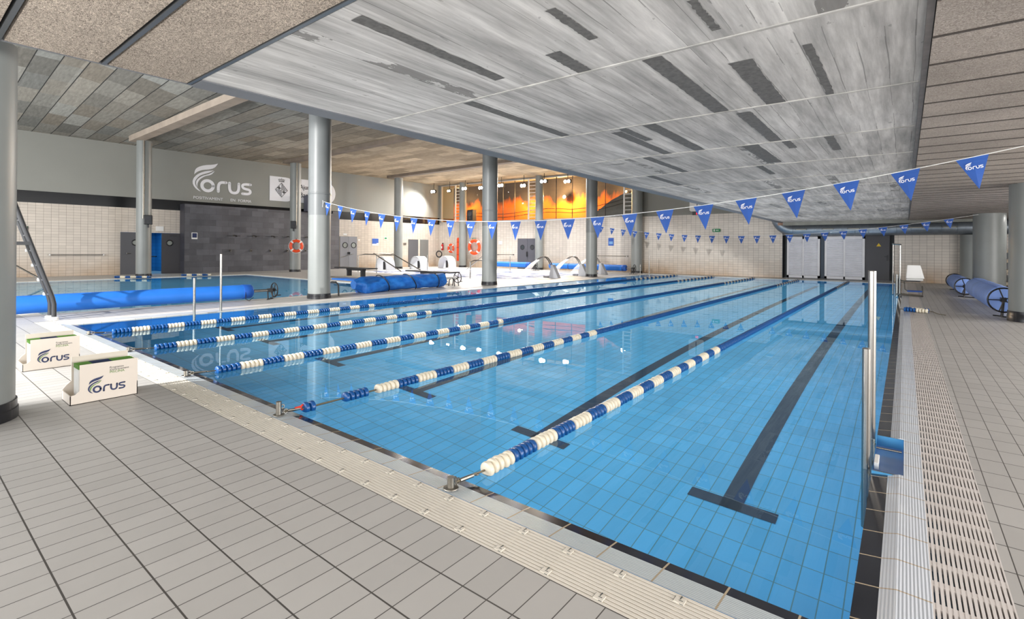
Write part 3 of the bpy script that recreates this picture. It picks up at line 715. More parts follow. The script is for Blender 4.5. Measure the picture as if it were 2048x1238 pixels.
# ------------------------------------------------------------------ lane ropes
R_, PITCH = .05, .05
def disc_prof(): return [(-.024, .018), (-.022, .036), (-.014, .047), (0, .05), (.014, .047), (.022, .036), (.024, .018)]
b = MB(); b.lathe((0, 0, 0), (0, 1, 0), disc_prof(), 18); dm = []
for mt in (FBLUE, FWHITE):
    o = b.build('float', mt, smooth=True); dm.append(o.data); bpy.data.objects.remove(o)
YS, YE = 2.30, 26.85; NT_ = int((YE-YS)/PITCH)
def colour(i, first):
    y = YS+PITCH*i
    if 7.15 < y < 21.6: return 0
    return (i//5 + first) % 2
rest = {}
rope_labels = ['lane rope nearest the right edge starting with cream floats', 'second lane rope from the right with loose blue floats at a gap',
               'middle lane rope of blue and white floats', 'second lane rope from the left of the lap pool', 'leftmost lane rope of blue and white floats beside the left edge']
firsts = [1, 0, 0, 0, 0]
for k, x in enumerate(ROPEX):
    t = thing('lane_rope', rope_labels[k], 'lane rope', (x, 0, .002), 0, 'lane ropes dividing the lap pool')
    b = MB(); b.cyl((0, 2.03, .02), (0, 2.3, .0), .006, 6); b.cyl((0, 2.3, 0), (0, YE+.2, 0), .008, 6); b.build('cable', CABLE, t)
    b = MB(); b.cyl((0, 2.06, .018), (0, 2.17, .008), .012, 8); b.torus((0, 2.045, .02), (1, 0, 0), .016, .005, 12, 6); b.torus((0, 2.2, .005), (0, 0, 1), .014, .004, 12, 6)
    b.build('turnbuckle', STEELD, t)
    for i in range(100):
        if k == 1 and i in (2, 3, 4, 5, 11, 12): continue
        y = YS + PITCH*i
        fi = colour(i, firsts[k])
        if k == 1: fi = 0 if i < 11 else ((i-13)//5+1) % 2
        o = bpy.data.objects.new('float', dm[fi]); COL.objects.link(o); o.parent = t
        o.location = (random.uniform(-.003, .003), y - (.08 if (k == 1 and i < 2) else 0), random.uniform(-.002, .002)); o.rotation_euler = (random.uniform(-.06, .06), 0, random.uniform(-.08, .08))
    for c in (0, 1):
        key = (c, firsts[k])
        if key not in rest:
            b = MB()
            for i in range(100, NT_):
                if colour(i, firsts[k]) == c: b.lathe((0, YS+PITCH*i, 0), (0, 1, 0), [(-.023, .02), (-.018, .044), (0, .05), (.018, .044), (.023, .02)], 10)
            o = b.build('far_floats', (FBLUE, FWHITE)[c], t, smooth=True); o['kind'] = 'stuff'; rest[key] = o.data
        else:
            o = bpy.data.objects.new('far_floats', rest[key]); COL.objects.link(o); o.parent = t; o['kind'] = 'stuff'
    if k == 1:
        b = MB(); b.torus((0, 2.19, .015), (1, .3, 0), .018, .008, 12, 6); b.obox((0, 2.15, .02), .012, .05, .02); b.build('red_ribbon', M('red_ribbon', (220, 60, 40), .6), t)
    h = .055 if k != 1 else .11
    if k == 0: h = .065
    a = thing('rope_anchor', ['short steel anchor post at the nearest lane rope', 'taller plain steel anchor post beside the red ribbon', 'steel anchor post at the middle lane rope',
              'steel anchor post at the second rope from the left', 'steel anchor post at the leftmost lane rope'][k], 'anchor post', (x, 1.99, 0), 0, 'rope anchor posts on the near edge')
    b = MB(); b.cyl((0, 0, 0), (0, 0, h), .021, 20); b.build('post', STEELD, a, smooth=True)
    b = MB(); b.lathe((0, 0, 0.004), (0, 0, 1), [(0, .044), (.004, .042), (.006, .022)], 24); b.build('collar', STEELD, a, smooth=True)
    b = MB(); b.torus((0, .03, h*.6), (1, 0, 0), .014, .005, 14, 6); b.build('eye_ring', STEELD, a, smooth=True)

# ------------------------------------------------------------------ hand posts and ladder
def post(x, y, h, r, label, zb=-.9, grp=None):
    t = thing('steel_post', label, 'handrail post', (x, y, 0), 0, grp)
    b = MB(); b.cyl((0, 0, zb), (0, 0, h), r, 28); b.lathe((0, 0, h), (0, 0, 1), [(0, r), (.004, r*.93), (.006, r*.2)], 28); b.build('tube', STEEL, t, smooth=True)
    b = MB(); b.box(-.02, .10, -.012, .012, -.16, -.13); b.build('bracket', STEELD, t)
    return t
post(-.187, 3.86, .73, .0235, 'lower stainless post rising from the water in front at the right edge')
post(-.187, 4.50, 1.20, .025, 'taller stainless post just behind the lower one at the right edge')
post(-11.25, 3.95, .72, .0235, 'shorter stainless post at the left edge of the lap pool')
post(-11.38, 4.5, 1.20, .0235, 'taller stainless post at the left edge of the lap pool')
t = thing('recess_ladder', 'stainless step rungs set in the recess at the right pool edge', 'ladder', (0, 0, 0))
for z, y in ((-.03, 4.3), (-.03, 3.83)):
    b = MB(); b.cyl((-.15, y, z+.012), (-.01, y, z+.012), .007, 10); b.build('rung', STEEL, t, smooth=True)
b = MB(); b.box(-.15, -.125, 3.95, 4.12, -.05, -.005); b.build('step_plate', WHITE, t, bevel=.004)
for n_, (x, y, h, l) in enumerate([(-11.6, 26.3, .55, 'thin low steel post at the far left corner of the lap pool'), (-11.2, 26.6, 1.05, 'thin tall steel post at the far left corner of the lap pool'),
        (-18.4, 23.2, .95, 'thin upright pole standing in the spa pool'), (-21.3, 19.3, 1.0, 'thin upright pole before the third white arch')]):
    t = thing('thin_pole', l, 'pole', (x, y, 0)); b = MB(); b.cyl((0, 0, -.3), (0, 0, h), .025, 10); b.build('tube', STEEL, t, smooth=True)

# ------------------------------------------------------------------ folder boxes
def folder_box(loc, label):
    t = thing('training_card_box', label, 'card box', loc)
    W, H = .47, .33
    # front and back boards with a cut-away lower left corner
    poly = [(0, 0), (W, 0), (W, .012), (W, H), (.062, H), (.062, .11), (.035, .085), (0, .08)]
    b = MB(); b.prism(poly, (-.006, 0, 0), (0, 1, 0), (0, 0, 1), .006); b.build('front_board', BOARD, t)
    b = MB(); b.prism([(0, 0), (W, 0), (W, H+.03), (.062, H+.03), (.062, .15), (.03, .12), (0, .08)], (-.30, 0, 0), (0, 1, 0), (0, 0, 1), .006); b.build('back_board', BOARD, t)
    b = MB(); b.box(-.30, 0, 0, .006, 0, .08); b.box(-.30, 0, W-.006, W, 0, .12); b.box(-.30, 0, .0, W, 0, .005); b.build('tray', BOARD, t)
    for i in range(7):
        c = MB(); x = -.045-.026*i; c.box(x, x+.004, .062, W-.008, .01, H-.01); o = c.build('card', WHITE, t)
        c = MB(); c.box(x-.001, x+.005, .06, W-.007, H-.045, H-.009); c.build('green_tab', GREEN, o)
        c = MB(); c.box(x+.0042, x+.0055, .16, .30, H-.018, H-.008); c.build('dark_tab', NAVY, o)
    logo(.142, (.0005, .115, .073), (0, 1, 0), (0, 0, 1), NAVY, GREEN, t, .0015)
    for k, (s_, m_, zz) in enumerate((('Programes', TXTD, .268), ("d'entrenament", TXTD, .249), ('PISCINA', GREEN, .226))):
        text_mesh('caption', s_, (.024, .024, .03)[k], (.0005, .265, zz), (0, 1, 0), (0, 0, 1), m_, t, off=.0015, sx=.98)
    return t
folder_box((-5.5, 1.003, 0), 'nearer white box of training cards with winged logo on the deck')
folder_box((-7.36, .955, 0), 'farther white box of training cards with winged logo behind the first')

# ------------------------------------------------------------------ cover reels
def wheel(mb_name, parent, c, ax, R, mat=BLK, handle=True):
    b = MB(); b.torus(c, ax, R, .016, 28, 8)
    a = Vector(ax).normalized(); e = Vector((0, 0, 1)); e1 = a.cross(e).normalized()
    for k in range(5):
        t_ = 2*PI*k/5; d = e1*math.cos(t_)+e*math.sin(t_); b.cyl(Vector(c), Vector(c)+d*R, .011, 6)
    b.cyl(Vector(c)-a*.03, Vector(c)+a*.03, .035, 12)
    w = b.build(mb_name, mat, parent, smooth=True)
    if handle:
        h = MB(); p = Vector(c)+e1*R*.6-e*R*.75; h.cyl(p, p+a*.12, .012, 8); h.build('crank_handle', mat, w, smooth=True)
def reel(loc, rz, L, r, label, mat, zc=.3, straps=(), wheels=(1,), wR=.2, ext=.45, cap=True):
    """roll along local +x from 0 to L"""
    t = thing('cover_reel', label, 'cover reel', loc, rz)
    prof = [(0, r*.55), (.0, r*.93), (.03, r*.98)]
    n = max(6, int(L/.4))
    for i in range(1, n): prof.append((L*i/n, r*(1+.012*math.sin(i*1.7))))
    prof += [(L-.03, r*.98), (L, r*.93), (L, r*.5)]
    b = MB(); b.lathe((0, 0, zc), (1, 0, 0), prof, 32); o = b.build('rolled_cover', mat, t, smooth=True)
    b = MB(); b.box(.02, L-.02, -r*.3, -r*.26, zc+r*.955, zc+r*1.0); b.build('cover_edge', mat, t)
    if cap:
        b = MB(); b.lathe((0, 0, zc), (1, 0, 0), [(L-.22, r*1.01), (L-.21, r*1.05), (L-.02, r*1.0), (L+.02, r*.8)], 28); b.build('end_wrap', coverp_mat('end_wrap', (28, 84, 170)), t, smooth=True)
        b = MB(); b.tube([(L-.20, -r*1.02, zc), (L-.19, -r*.9, zc-r*1.0), (L-.08, -r*.5, zc-r*1.35), (L+.04, -r*.4, zc-r*.9)], .008, 6); b.build('strap_loop', BLK, t)
    for s in straps:
        b = MB(); b.torus((s, 0, zc), (1, 0, .0), r+.006, .012, 32, 6); b.build('strap', BLK, t)
    for e in wheels:
        xe = L if e == 1 else 0; d = 1 if e == 1 else -1
        b = MB(); b.cyl((xe-.05*d, 0, zc), (xe+ext*d, 0, zc), .035, 14); b.build('axle', STEEL, t, smooth=True)
        for xx in (xe+(ext-.12)*d, xe+ext*d):
            b = MB(); b.tube([(xx, 0, zc), (xx, 0, zc-.04), (xx, -.02, .02), (xx, -.02, 0)], .017, 8); b.build('leg', BLK, t, smooth=True)
        b = MB(); b.tube([(xe+(ext-.2)*d, -.14, .012), (xe+(ext-.12)*d, -.02, .012), (xe+ext*d, -.02, .012), (xe+(ext+.1)*d, .3, .012)], .013, 8); b.obox((xe+(ext-.06)*d, 0, zc), .12, .09, .09); b.build('stand_base', BLK, t, smooth=True)
        wheel('hand_wheel', t, (xe+(ext+.05)*d, 0, zc), (d, 0, 0), wR)
    return t
reel((-13.02, -.8, 0), PI/2, 6.65, .172, 'long blue rolled pool cover on a reel beside the training pool at left', COVERP, zc=.235, straps=(), wR=.18, ext=.55)
reel((-22.6, 25.85, 0), 0, 3.7, .17, 'blue rolled cover on a reel before the grey double doors', COVERP, zc=.36, wR=.17)
reel((-17.5, 26.1, 0), 0, 5.15, .17, 'longest far blue rolled cover on a reel beneath the dark window', COVERP, zc=.34, straps=(1.4,), wR=.2)
t1 = reel((1.42, 23.9, 0), -PI/2, 3.5, .24, 'farther pale blue rolled cover on a reel on the right deck', COVERL, zc=.33, wheels=(-1, 1), wR=.24, ext=.25, cap=False)
t2 = reel((1.62, 19.3, 0), -PI/2, 4.6, .27, 'nearer pale blue rolled cover on a reel by the right column', COVERL, zc=.36, wheels=(1,), wR=.25, ext=.2, cap=False)
# draped, strapped cover
t = thing('draped_cover_reel', 'crumpled blue tarpaulin cover strapped round a reel behind the lap pool edge', 'cover reel', (-12.88, 8.75, 0))
b = MB(); N, K = 64, 40; L = 3.6; vs = []
for i in range(N+1):
    s = i/N; y = L*s
    for k in range(K):
        a = 2*PI*k/K
        r = .235 + .008*math.sin(5*a+9*s) + .006*math.sin(3*a-21*s) + .005*math.sin(47*s+4*a)
        x = r*math.cos(a)*1.12; z = .25 + r*math.sin(a)
        sag = max(0, 1-s/.32)
        if math.sin(a) < .35 and s > .06: x += sag*.26*max(0, math.cos(a))*(.5-.5*math.sin(a)); z -= sag*.16*max(0, .35-math.sin(a))
        if s < .07:
            q = .55+.45*(s/.07); x *= q; z = .27+(z-.27)*q*(1 if math.sin(a) > 0 else 1.0)
        vs.append((x, y, max(.008, z)))
fs = [(i*K+k, i*K+(k+1) % K, (i+1)*K+(k+1) % K, (i+1)*K+k) for i in range(N) for k in range(K)] + [tuple(range(K-1, -1, -1)), tuple(range(N*K, (N+1)*K))]
b.add(vs, fs); b.build('tarpaulin', COVER, t, smooth=True)
for y0, sl in ((.9, .30), (1.95, .35), (3.15, .10)):
    b = MB(); b.tube([(.275*math.cos(a)*1.08, y0+sl*(.5-math.sin(a)*.5), max(.015, .25+.262*math.sin(a))) for a in (PI*1.25-PI*1.6*j/20 for j in range(21))], .014, 6); b.build('strap', BLK, t)
b = MB(); b.cyl((0, 3.5, .3), (0, 4.35, .3), .04, 12); b.build('axle', WHITE, t, smooth=True)
for yy in (4.1, 4.3):
    b = MB(); b.tube([(0, yy, .3), (.12, yy, .22), (.15, yy, 0)], .017, 8); b.build('leg', BLK, t, smooth=True)
    b = MB(); b.tube([(0, yy, .3), (-.12, yy, .22), (-.15, yy, 0)], .017, 8); b.build('leg', BLK, t, smooth=True)
wheel('hand_wheel', t, (0, 4.4, .3), (0, 1, 0), .19)
t = thing('bent_support_tube', 'bent black tube stand between column and draped cover', 'stand', (-12.75, 8.05, 0))
b = MB(); b.tube([(-.5, -.1, .36), (-.2, -.05, .37), (.1, 0, .36), (.18, 0, .3), (.2, 0, 0)], .022, 10); b.build('tube', BLK, t, smooth=True)
b = MB(); b.obox((-.05, 0, .38), .2, .05, .03); b.build('pad', BLK, t)

# ------------------------------------------------------------------ lifeguard ladder at left
t = thing('lifeguard_ladder', 'dark lifeguard chair ladder leaning up past the left column', 'ladder', (0, 0, 0))
def lz(z): return Vector((-12.4, 2.0 if z < .33 else 2.0-(z-.33)*.298, z))
for off in (-.165, .165):
    o_ = Vector((off, 0, 0))
    b = MB(); b.tube([lz(0)+o_, lz(.28)+o_, lz(.40)+o_, lz(2.7)+o_], .037, 12); b.build('rail', DARK, t, smooth=True)
    b = MB(); b.lathe(lz(0)+o_, (0, 0, 1), [(0, .075), (.04, .07), (.05, .05)], 16); b.build('foot', WHITE, t, smooth=True)
for k in range(1, 9):
    c = lz(.18+.27*k)
    b = MB(); b.cyl(c+Vector((-.16, 0, 0)), c+Vector((.16, 0, 0)), .02, 10); b.build('rung', DARK, t, smooth=True)
    if k < 5:
        b = MB(); b.box(c.x-.225, c.x-.16, c.y-.06, c.y+.05, c.z-.025, c.z+.03); b.build('rung_cap', WHITE, t, bevel=.01)
b = MB(); b.box(-12.62, -12.2, -.6, 1.69, 1.36, 1.42); b.box(-12.62, -12.54, -.6, -.5, 0, 2.6); b.box(-12.26, -12.18, -.6, -.5, 0, 2.6); b.build('platform_bar', DARK, t)
t = thing('pool_handrail', 'slim steel handrail running down into the training pool at far left', 'handrail', (-25.6, 2.9, 0))
b = MB(); b.tube([(-.6, -.2, .0), (-.6, -.2, .85), (-.4, -.1, .92), (1.9, .8, .05), (2.2, .9, -.5)], .03, 10); b.build('rail', STEEL, t, smooth=True)

# ------------------------------------------------------------------ doors and left wall fittings
def wallbox(mb, y0, y1, z0, z1, o0, o1):
    a0, a1 = wpt(y0, z0, o0), wpt(y1, z0, o0); c0, c1 = wpt(y0, z0, o1), wpt(y1, z0, o1)
    vs = [a0, a1, c1, c0] + [v+Vector((0, 0, z1-z0)) for v in (a0, a1, c1, c0)]
    return mb.add(vs, [(0, 1, 2, 3), (4, 7, 6, 5), (0, 4, 5, 1), (2, 6, 7, 3), (1, 5, 6, 2), (0, 3, 7, 4)])
def wall_porthole(parent, y, z, r, off):
    b = MB(); b.torus(wpt(y, z, off), xn, r, .025, 24, 8); f_ = b.build('porthole_frame', BLK, parent, smooth=True)
    b = MB(); b.cyl(wpt(y, z, off-.005), wpt(y, z, off+.008), r, 24); b.build('porthole_glass', M('porthole_glass', (150, 155, 150), .1), f_)
b = MB(); wallbox(b, 7.2, 8.36, 0, 2.04, .06, 0); d = b.build('door_1', DOORG, kind='structure'); wall_porthole(d, 7.78, 1.55, .13, .065)
b = MB(); b.cyl(wpt(7.42, 1.02, .06), wpt(7.42, 1.02, .12), .03, 12); b.cyl(wpt(7.42, 1.02, .11), wpt(7.58, 1.02, .11), .015, 8); b.build('door_handle', STEEL, d)
b = MB(); wallbox(b, 8.86, 9.66, 0, 2.04, .06, 0); d = b.build('door_2', DOORD, kind='structure')
wall_porthole(d, 9.2, 1.55, .13, .065); b = MB(); wallbox(b, 9.2, 9.5, 1.9, 1.93, .1, .06); b.build('door_closer', BLK, d)
# blue lit room behind the gap
b = MB(); b.box(-33.5, -29.95, 7.0, 7.05, 0, 2.3); b.box(-33.5, -29.85, 9.75, 9.8, 0, 2.3); b.box(-33.5, -33.45, 7, 9.8, 0, 2.3); b.box(-33.5, -29.95, 7, 9.8, 2.3, 2.35)
st('wall_annex', b, ROOMB)
L_ = bpy.data.lights.new('annex_light', 'AREA'); L_.energy = 45; L_.color = (.3, .68, 1); L_.size = 1.5
o = bpy.data.objects.new('annex_light', L_); o.location = (-31.5, 8.4, 2.25); COL.objects.link(o)
b = MB(); b.tube([(-31.3, 8.75, 0), (-31.3, 8.75, .8), (-31.1, 8.85, .85), (-30.4, 8.9, .85)], .03, 8); o = b.build('annex_handrail', BLK, smooth=True); tag(o, 'dark handrail inside the blue lit doorway', 'handrail')
# far double door on left wall (light grey with portholes)
for k, (ya, yb) in enumerate(((18.66, 19.27), (19.28, 19.9))):
    b = MB(); wallbox(b, ya, yb, 0, 2.12, .05, 0); d = b.build('door_%d' % (3+k), DOORL, kind='structure')
    wall_porthole(d, (ya+yb)/2+.05, 1.55, .17, .055)
    b = MB(); wallbox(b, (19.20, 19.30)[k], (19.26, 19.36)[k], .95, 1.1, .10, .05); b.build('door_handle', BLK, d)
b = MB(); b.tube([wpt(18.7, .75, .1), wpt(19.6, .98, .1)], .015, 6); o = b.build('push_bar', STEELD); tag(o, 'slanting push bar across the light grey double doors', 'bar')
for k, (ya, yb) in enumerate(((24.15, 25.03), (25.23, 26.0))):
    b = MB(); wallbox(b, ya, yb, 0.02, 2.04, .03, 0); b.build('door_%d' % (5+k), DOORG if k == 0 else M('frosted_grey_door', (120, 122, 120), .3), kind='structure')
def wall_rail(y0, y1, z, label):
    t = thing('wall_rail', label, 'rail', (0, 0, 0)); b = MB(); b.tube([wpt(y0, z, .12), wpt(y1, z, .12)], .022, 10); b.build('bar', STEEL, t, smooth=True)
    for y in (y0, y1):
        b = MB(); b.cyl(wpt(y, z, .0), wpt(y, z, .14), .04, 12); b.build('bracket', STEEL, t, smooth=True)
wall_rail(4.69, 6.55, .96, 'steel wall bar on the tiled wall left of the doorway')
wall_rail(21.2, 22.7, .99, 'steel wall bar behind the white water arches')
def wall_sign(y0, y1, z0, z1, label, mat, mark=None, off=.02):
    t = thing('wall_sign', label, 'sign', (0, 0, 0)); b = MB(); wallbox(b, y0, y1, z0, z1, off, 0); b.build('plate', mat, t)
    if mark:
        b = MB(); h = z1-z0; w = y1-y0
        for (a, c, e, g) in mark[0]: wallbox(b, y0+w*a, y0+w*c, z0+h*e, z0+h*g, off+.006, off)
        b.build('printing', mark[1], t)
    return t
wall_sign(8.62, 8.95, 2.15, 2.38, 'small white notice above the open doorway', WHITE)
wall_sign(21.08, 21.58, 1.55, 2.03, 'blue and white poster beside the grey door', WHITE, ([(0, 1, .35, 1), (0, .7, .25, .35)], SIGNB))
wall_sign(22.05, 22.3, 1.98, 2.16, 'small green exit sign beside the far left column', WHITE, ([(.15, .85, .2, .8)], SIGNG))
wall_sign(3.72, 4.02, 2.04, 2.2, 'small green exit sign near the lifeguard ladder', BLK, ([(.1, .9, .1, .9)], SIGNG))
wall_sign(23.7, 23.95, 1.6, 1.78, 'small grey switch box beside the dark doors', STEELD)
wall_sign(18.9, 19.15, 2.2, 2.32, 'small white lamp over the light grey doors', WHITE)
wall_sign(20.0, 20.12, 1.85, 1.97, 'small cream detector right of light grey doors', WHITE)
t = thing('wall_sign', 'blue framed notice on the dark shower wall', 'sign', (0, 0, 0)); b = MB(); b.box(-28.9, -28.88, 10.0, 10.27, 1.76, 2.1); b.build('plate', WHITE, t)
b = MB(); b.box(-28.88, -28.874, 10.03, 10.24, 1.84, 2.07); b.build('printing', NAVY, t)
# showers
t0 = None
for k, y in enumerate((12.05, 13.1, 14.15, 15.1, 16.25, 17.1)):
    l = ['leftmost', 'second', 'third', 'fourth', 'fifth', 'rightmost'][k] + ' steel shower arm on the dark slate wall'
    if t0 is None:
        t0 = t = thing('shower_head', l, 'shower', (-28.9, y, 2.0), 0, 'shower heads on the dark wall')
        b = MB(); b.tube([(0, 0, 0), (.12, 0, .02), (.2, .04, .0)], .02, 8); b.build('arm', STEEL, t, smooth=True)
        b = MB(); b.cyl((.2, .04, .01), (.24, .05, -.05), .025, 12, .06); b.build('rose', STEEL, t, smooth=True)
        b = MB(); b.cyl((0, 0, 0), (.02, 0, 0), .05, 14); b.build('flange', STEEL, t)
        b = MB(); b.box(-.0, .02, -.36, .34, -.02, .0); b.build('dark_strip', DARK, t)  # thin dark strip along the wall behind the arm
    else: dup(t0, (-28.9, y, 2.0), 0, l, 'shower heads on the dark wall')
t0 = None
for k, y in enumerate((11.9, 12.98, 14.08, 15.1, 16.25, 17.1)):
    l = ['leftmost', 'second', 'third', 'fourth', 'fifth', 'rightmost'][k] + ' steel push tap below the shower arms'
    if t0 is None:
        t0 = t = thing('push_tap', l, 'tap', (-28.9, y, 1.18), 0, 'push taps on the dark wall')
        b = MB(); b.cyl((0, 0, 0), (.015, 0, 0), .08, 18); b.build('plate', STEEL, t)
        b = MB(); b.cyl((.015, 0, 0), (.12, 0, 0), .03, 12); b.tube([(.06, 0, 0), (.1, -.08, -.02), (.14, -.1, -.06)], .014, 6); b.build('knob', STEEL, t, smooth=True)
    else: dup(t0, (-28.9, y, 1.18), 0, l, 'push taps on the dark wall')
def speaker(loc, rz, s, label, mat=BLK):
    t = thing('wall_speaker', label, 'speaker', loc, rz)
    b = MB(); b.box(0, .22*s, -.15*s, .15*s, -.2*s, .22*s); b.build('cabinet', mat, t, bevel=.02)
    b = MB(); b.cyl((.22*s, 0, .06*s), (.228*s, 0, .06*s), .10*s, 20); b.cyl((.22*s, 0, -.1*s), (.228*s, 0, -.1*s), .045*s, 16); b.build('driver', M('speaker_cone', (46, 46, 50), .6), t)
    b = MB(); b.box(-.06*s, .06*s, -.03*s, .03*s, -.34*s, -.2*s); b.build('bracket', DARK, t)
speaker((-26.83, 7.55, 2.55), -.35, 1.0, 'small black speaker on the column beside the doorway')
speaker((-26.85, 14.35, 2.62), -.5, 1.0, 'small black speaker on the column above the life ring')
speaker((-28.98, 16.5, 4.05), -.1, 2.3, 'large grey speaker hung beneath the white council sign', M('grey_speaker', (92, 94, 108), .5))
speaker((-24.95, 27.1, 3.8), -PI/2, 1.9, 'large black speaker hung in front of the orange window')
# life rings
def ring(c, ax, R, r, label, rz=0):
    t = thing('life_ring', label, 'life ring', c)
    b = MB(); b.torus((0, 0, 0), ax, R, r, 36, 12); b.build('ring', ORANGE, t, smooth=True)
    for k in range(4):
        a = PI/4+k*PI/2; b = MB(); b.torus((0, 0, 0), ax, R, r*1.06, 4, 12, a-.13, a+.13); b.build('white_band', WHITE, t, smooth=True)
    b = MB(); pts = []
    A = Vector(ax).normalized(); e1 = A.cross(Vector((0, 0, 1))).normalized()
    b.tube([(e1*math.cos(a)+Vector((0, 0, 1))*math.sin(a))*(R+r*1.3) for a in (2*PI*k/24 for k in range(25))], .01, 6); b.build('grab_line', WHITE, t)
    b = MB(); b.tube([(0, 0, R+r), (0, 0, R+r+.06)], .02, 6); b.build('hook', BLK, t)
    return t
ring((-26.70, 14.45, 1.45), (1, -.45, 0), .29, .075, 'orange life ring hung on the column before the shower wall')
ring((-27.25, 27.08, 1.40), (0, -1, 0), .28, .075, 'small orange life ring on the tiles beside the fire extinguisher')
ring((-24.95, 27.2, 1.50), (.1, -1, 0), .47, .11, 'big orange life ring partly hidden behind a column')
t = thing('rescue_board', 'tall orange rescue board fixed to the tiled back wall', 'rescue board', (-26.45, 27.12, 0))
b = MB(); b.prism([(-.2, .5), (-.17, .45), (.17, .45), (.2, .5), (.2, 2.1), (.15, 2.2), (-.15, 2.2), (-.2, 2.1)], (0, .05, 0), (1, 0, 0), (0, 0, 1), .08); b.build('board', ORANGE, t)
b = MB()
for z in (.9, 1.45, 1.85): b.box(-.205, .205, -.035, .052, z, z+.04)
b.build('strap', M('dark_orange_strap', (170, 50, 20), .5), t)
t = thing('fire_extinguisher', 'red fire extinguisher hanging at the corner of the back wall', 'fire extinguisher', (-28.1, 27.0, 1.25))
b = MB(); b.lathe((0, 0, 0), (0, 0, 1), [(0, .08), (.02, .09), (.4, .09), (.46, .05), (.5, .03)], 16); b.build('cylinder', RED, t, smooth=True)
b = MB(); b.box(-.02, .1, -.02, .02, .5, .56); b.tube([(.03, 0, .52), (.12, 0, .4), (.1, 0, .1)], .012, 6); b.build('valve', BLK, t)
b = MB(); b.box(-.06, .06, -.094, -.085, .14, .3); b.build('sticker', WHITE, t)

# ------------------------------------------------------------------ back (window) wall fittings
b = MB(); fbox(b, -21.26, -20.47, 0, 2.1, .05, 0); d = b.build('door_7', M('slate_grey_door', (84, 84, 92), .5), kind='structure')
b2 = MB(); fbox(b2, -20.46, -19.67, 0, 2.1, .05, 0); d2 = b2.build('door_8', M('slate_grey_door_b', (84, 84, 92), .5), kind='structure')
for dd, x in ((d, -20.86), (d2, -20.07)):
    b = MB(); b.torus(fp(x, 1.5, .055), FN, .15, .02, 22, 8); q_ = b.build('porthole_frame', BLK, dd, smooth=True)
    b = MB(); b.cyl(fp(x, 1.5, .05), fp(x, 1.5, .06), .15, 22); b.build('porthole_glass', PANEG, q_)
b = MB(); fbox(b, -20.52, -20.42, .85, 1.2, .09, .05); b.build('door_handle', BLK, d)
for x0, x1, z, l in ((-15.2, -13.3, .98, 'steel wall bar on the tiles under the dark window'), (-22.9, -21.6, .98, 'short steel wall bar left of the grey double doors')):
    t = thing('wall_rail', l, 'rail'); b = MB(); b.tube([fp(x0, z, .12), fp(x1, z, .12)], .02, 8); b.build('bar', STEELD, t, smooth=True)
    for x in (x0, x1):
        b = MB(); b.cyl(fp(x, z, 0), fp(x, z, .14), .04, 10); b.build('bracket', STEELD, t)
def fsign(x0, x1, z0, z1, label, mat, mark=None):
    t = thing('wall_sign', label, 'sign'); b = MB(); fbox(b, x0, x1, z0, z1, .02, 0); b.build('plate', mat, t)
    if mark:
        b = MB(); fbox(b, x0+(x1-x0)*mark[0], x0+(x1-x0)*mark[1], z0+(z1-z0)*mark[2], z0+(z1-z0)*mark[3], .026, .02); b.build('printing', mark[4], t)
fsign(-14.55, -14.2, 1.62, 2.1, 'blue rules sign on the tiles under the dark window', SIGNB, (.15, .85, .2, .55, M('pale_blue_print', (120, 170, 220), .5)))
fsign(-22.9, -22.6, 1.7, 1.95, 'small white notice left of the grey double doors', WHITE)
fsign(-25.3, -24.95, 2.0, 2.16, 'small green exit sign behind the big life ring', SIGNG, (.3, .7, .3, .7, WHITE))
# windows: panes with mullions, white truss frames
b = MB(); v = [fp(-28.35, 3.40, -.1), fp(-12.75, 3.40, -.1), fp(-12.75, 6.22, -.1), fp(-28.35, 6.22, -.1)]; b.add(v, [(0, 1, 2, 3)])
WN = b.build('window_1', PANE, kind='structure')
b = MB(); fbox(b, -28.38, -12.72, 3.36, 3.42, .03, -.12); fbox(b, -28.38, -12.72, 6.18, 6.24, .03, -.12); fbox(b, -28.40, -28.33, 3.38, 6.22, .03, -.12); fbox(b, -12.78, -12.7, 3.38, 6.22, .03, -.12)
b.build('window_frame', M('pale_window_frame', (190, 186, 180), .5), WN)
b = MB()
for x in (-27.0, -24.2, -22.6, -21.6, -18.3, -17.1, -15.9, -14.8): fbox(b, x-.012, x+.012, 3.4, 6.2, -.05, -.1)
b.build('mullion', DARK, WN)
for k, (x0, x1, l) in enumerate(((-26.92, -26.25, 'white ladder-like truss column at the left of the window'), (-20.4, -19.72, 'white ladder-like truss column in the middle of the window'), (-13.55, -12.85, 'white ladder-like truss column at the right of the window'))):
    t = thing('truss_column', l, 'truss')
    b = MB(); fbox(b, x0, x0+.08, 3.42, 6.2, .12, .03); b.build('upright', WHITE, t); b = MB(); fbox(b, x1-.08, x1, 3.42, 6.2, .12, .03); b.build('upright', WHITE, t)
    z = 3.55
    while z < 6.1:
        b = MB(); fbox(b, x0+.05, x1-.05, z, z+.035, .10, .04); b.build('rung', WHITE, t); z += .24
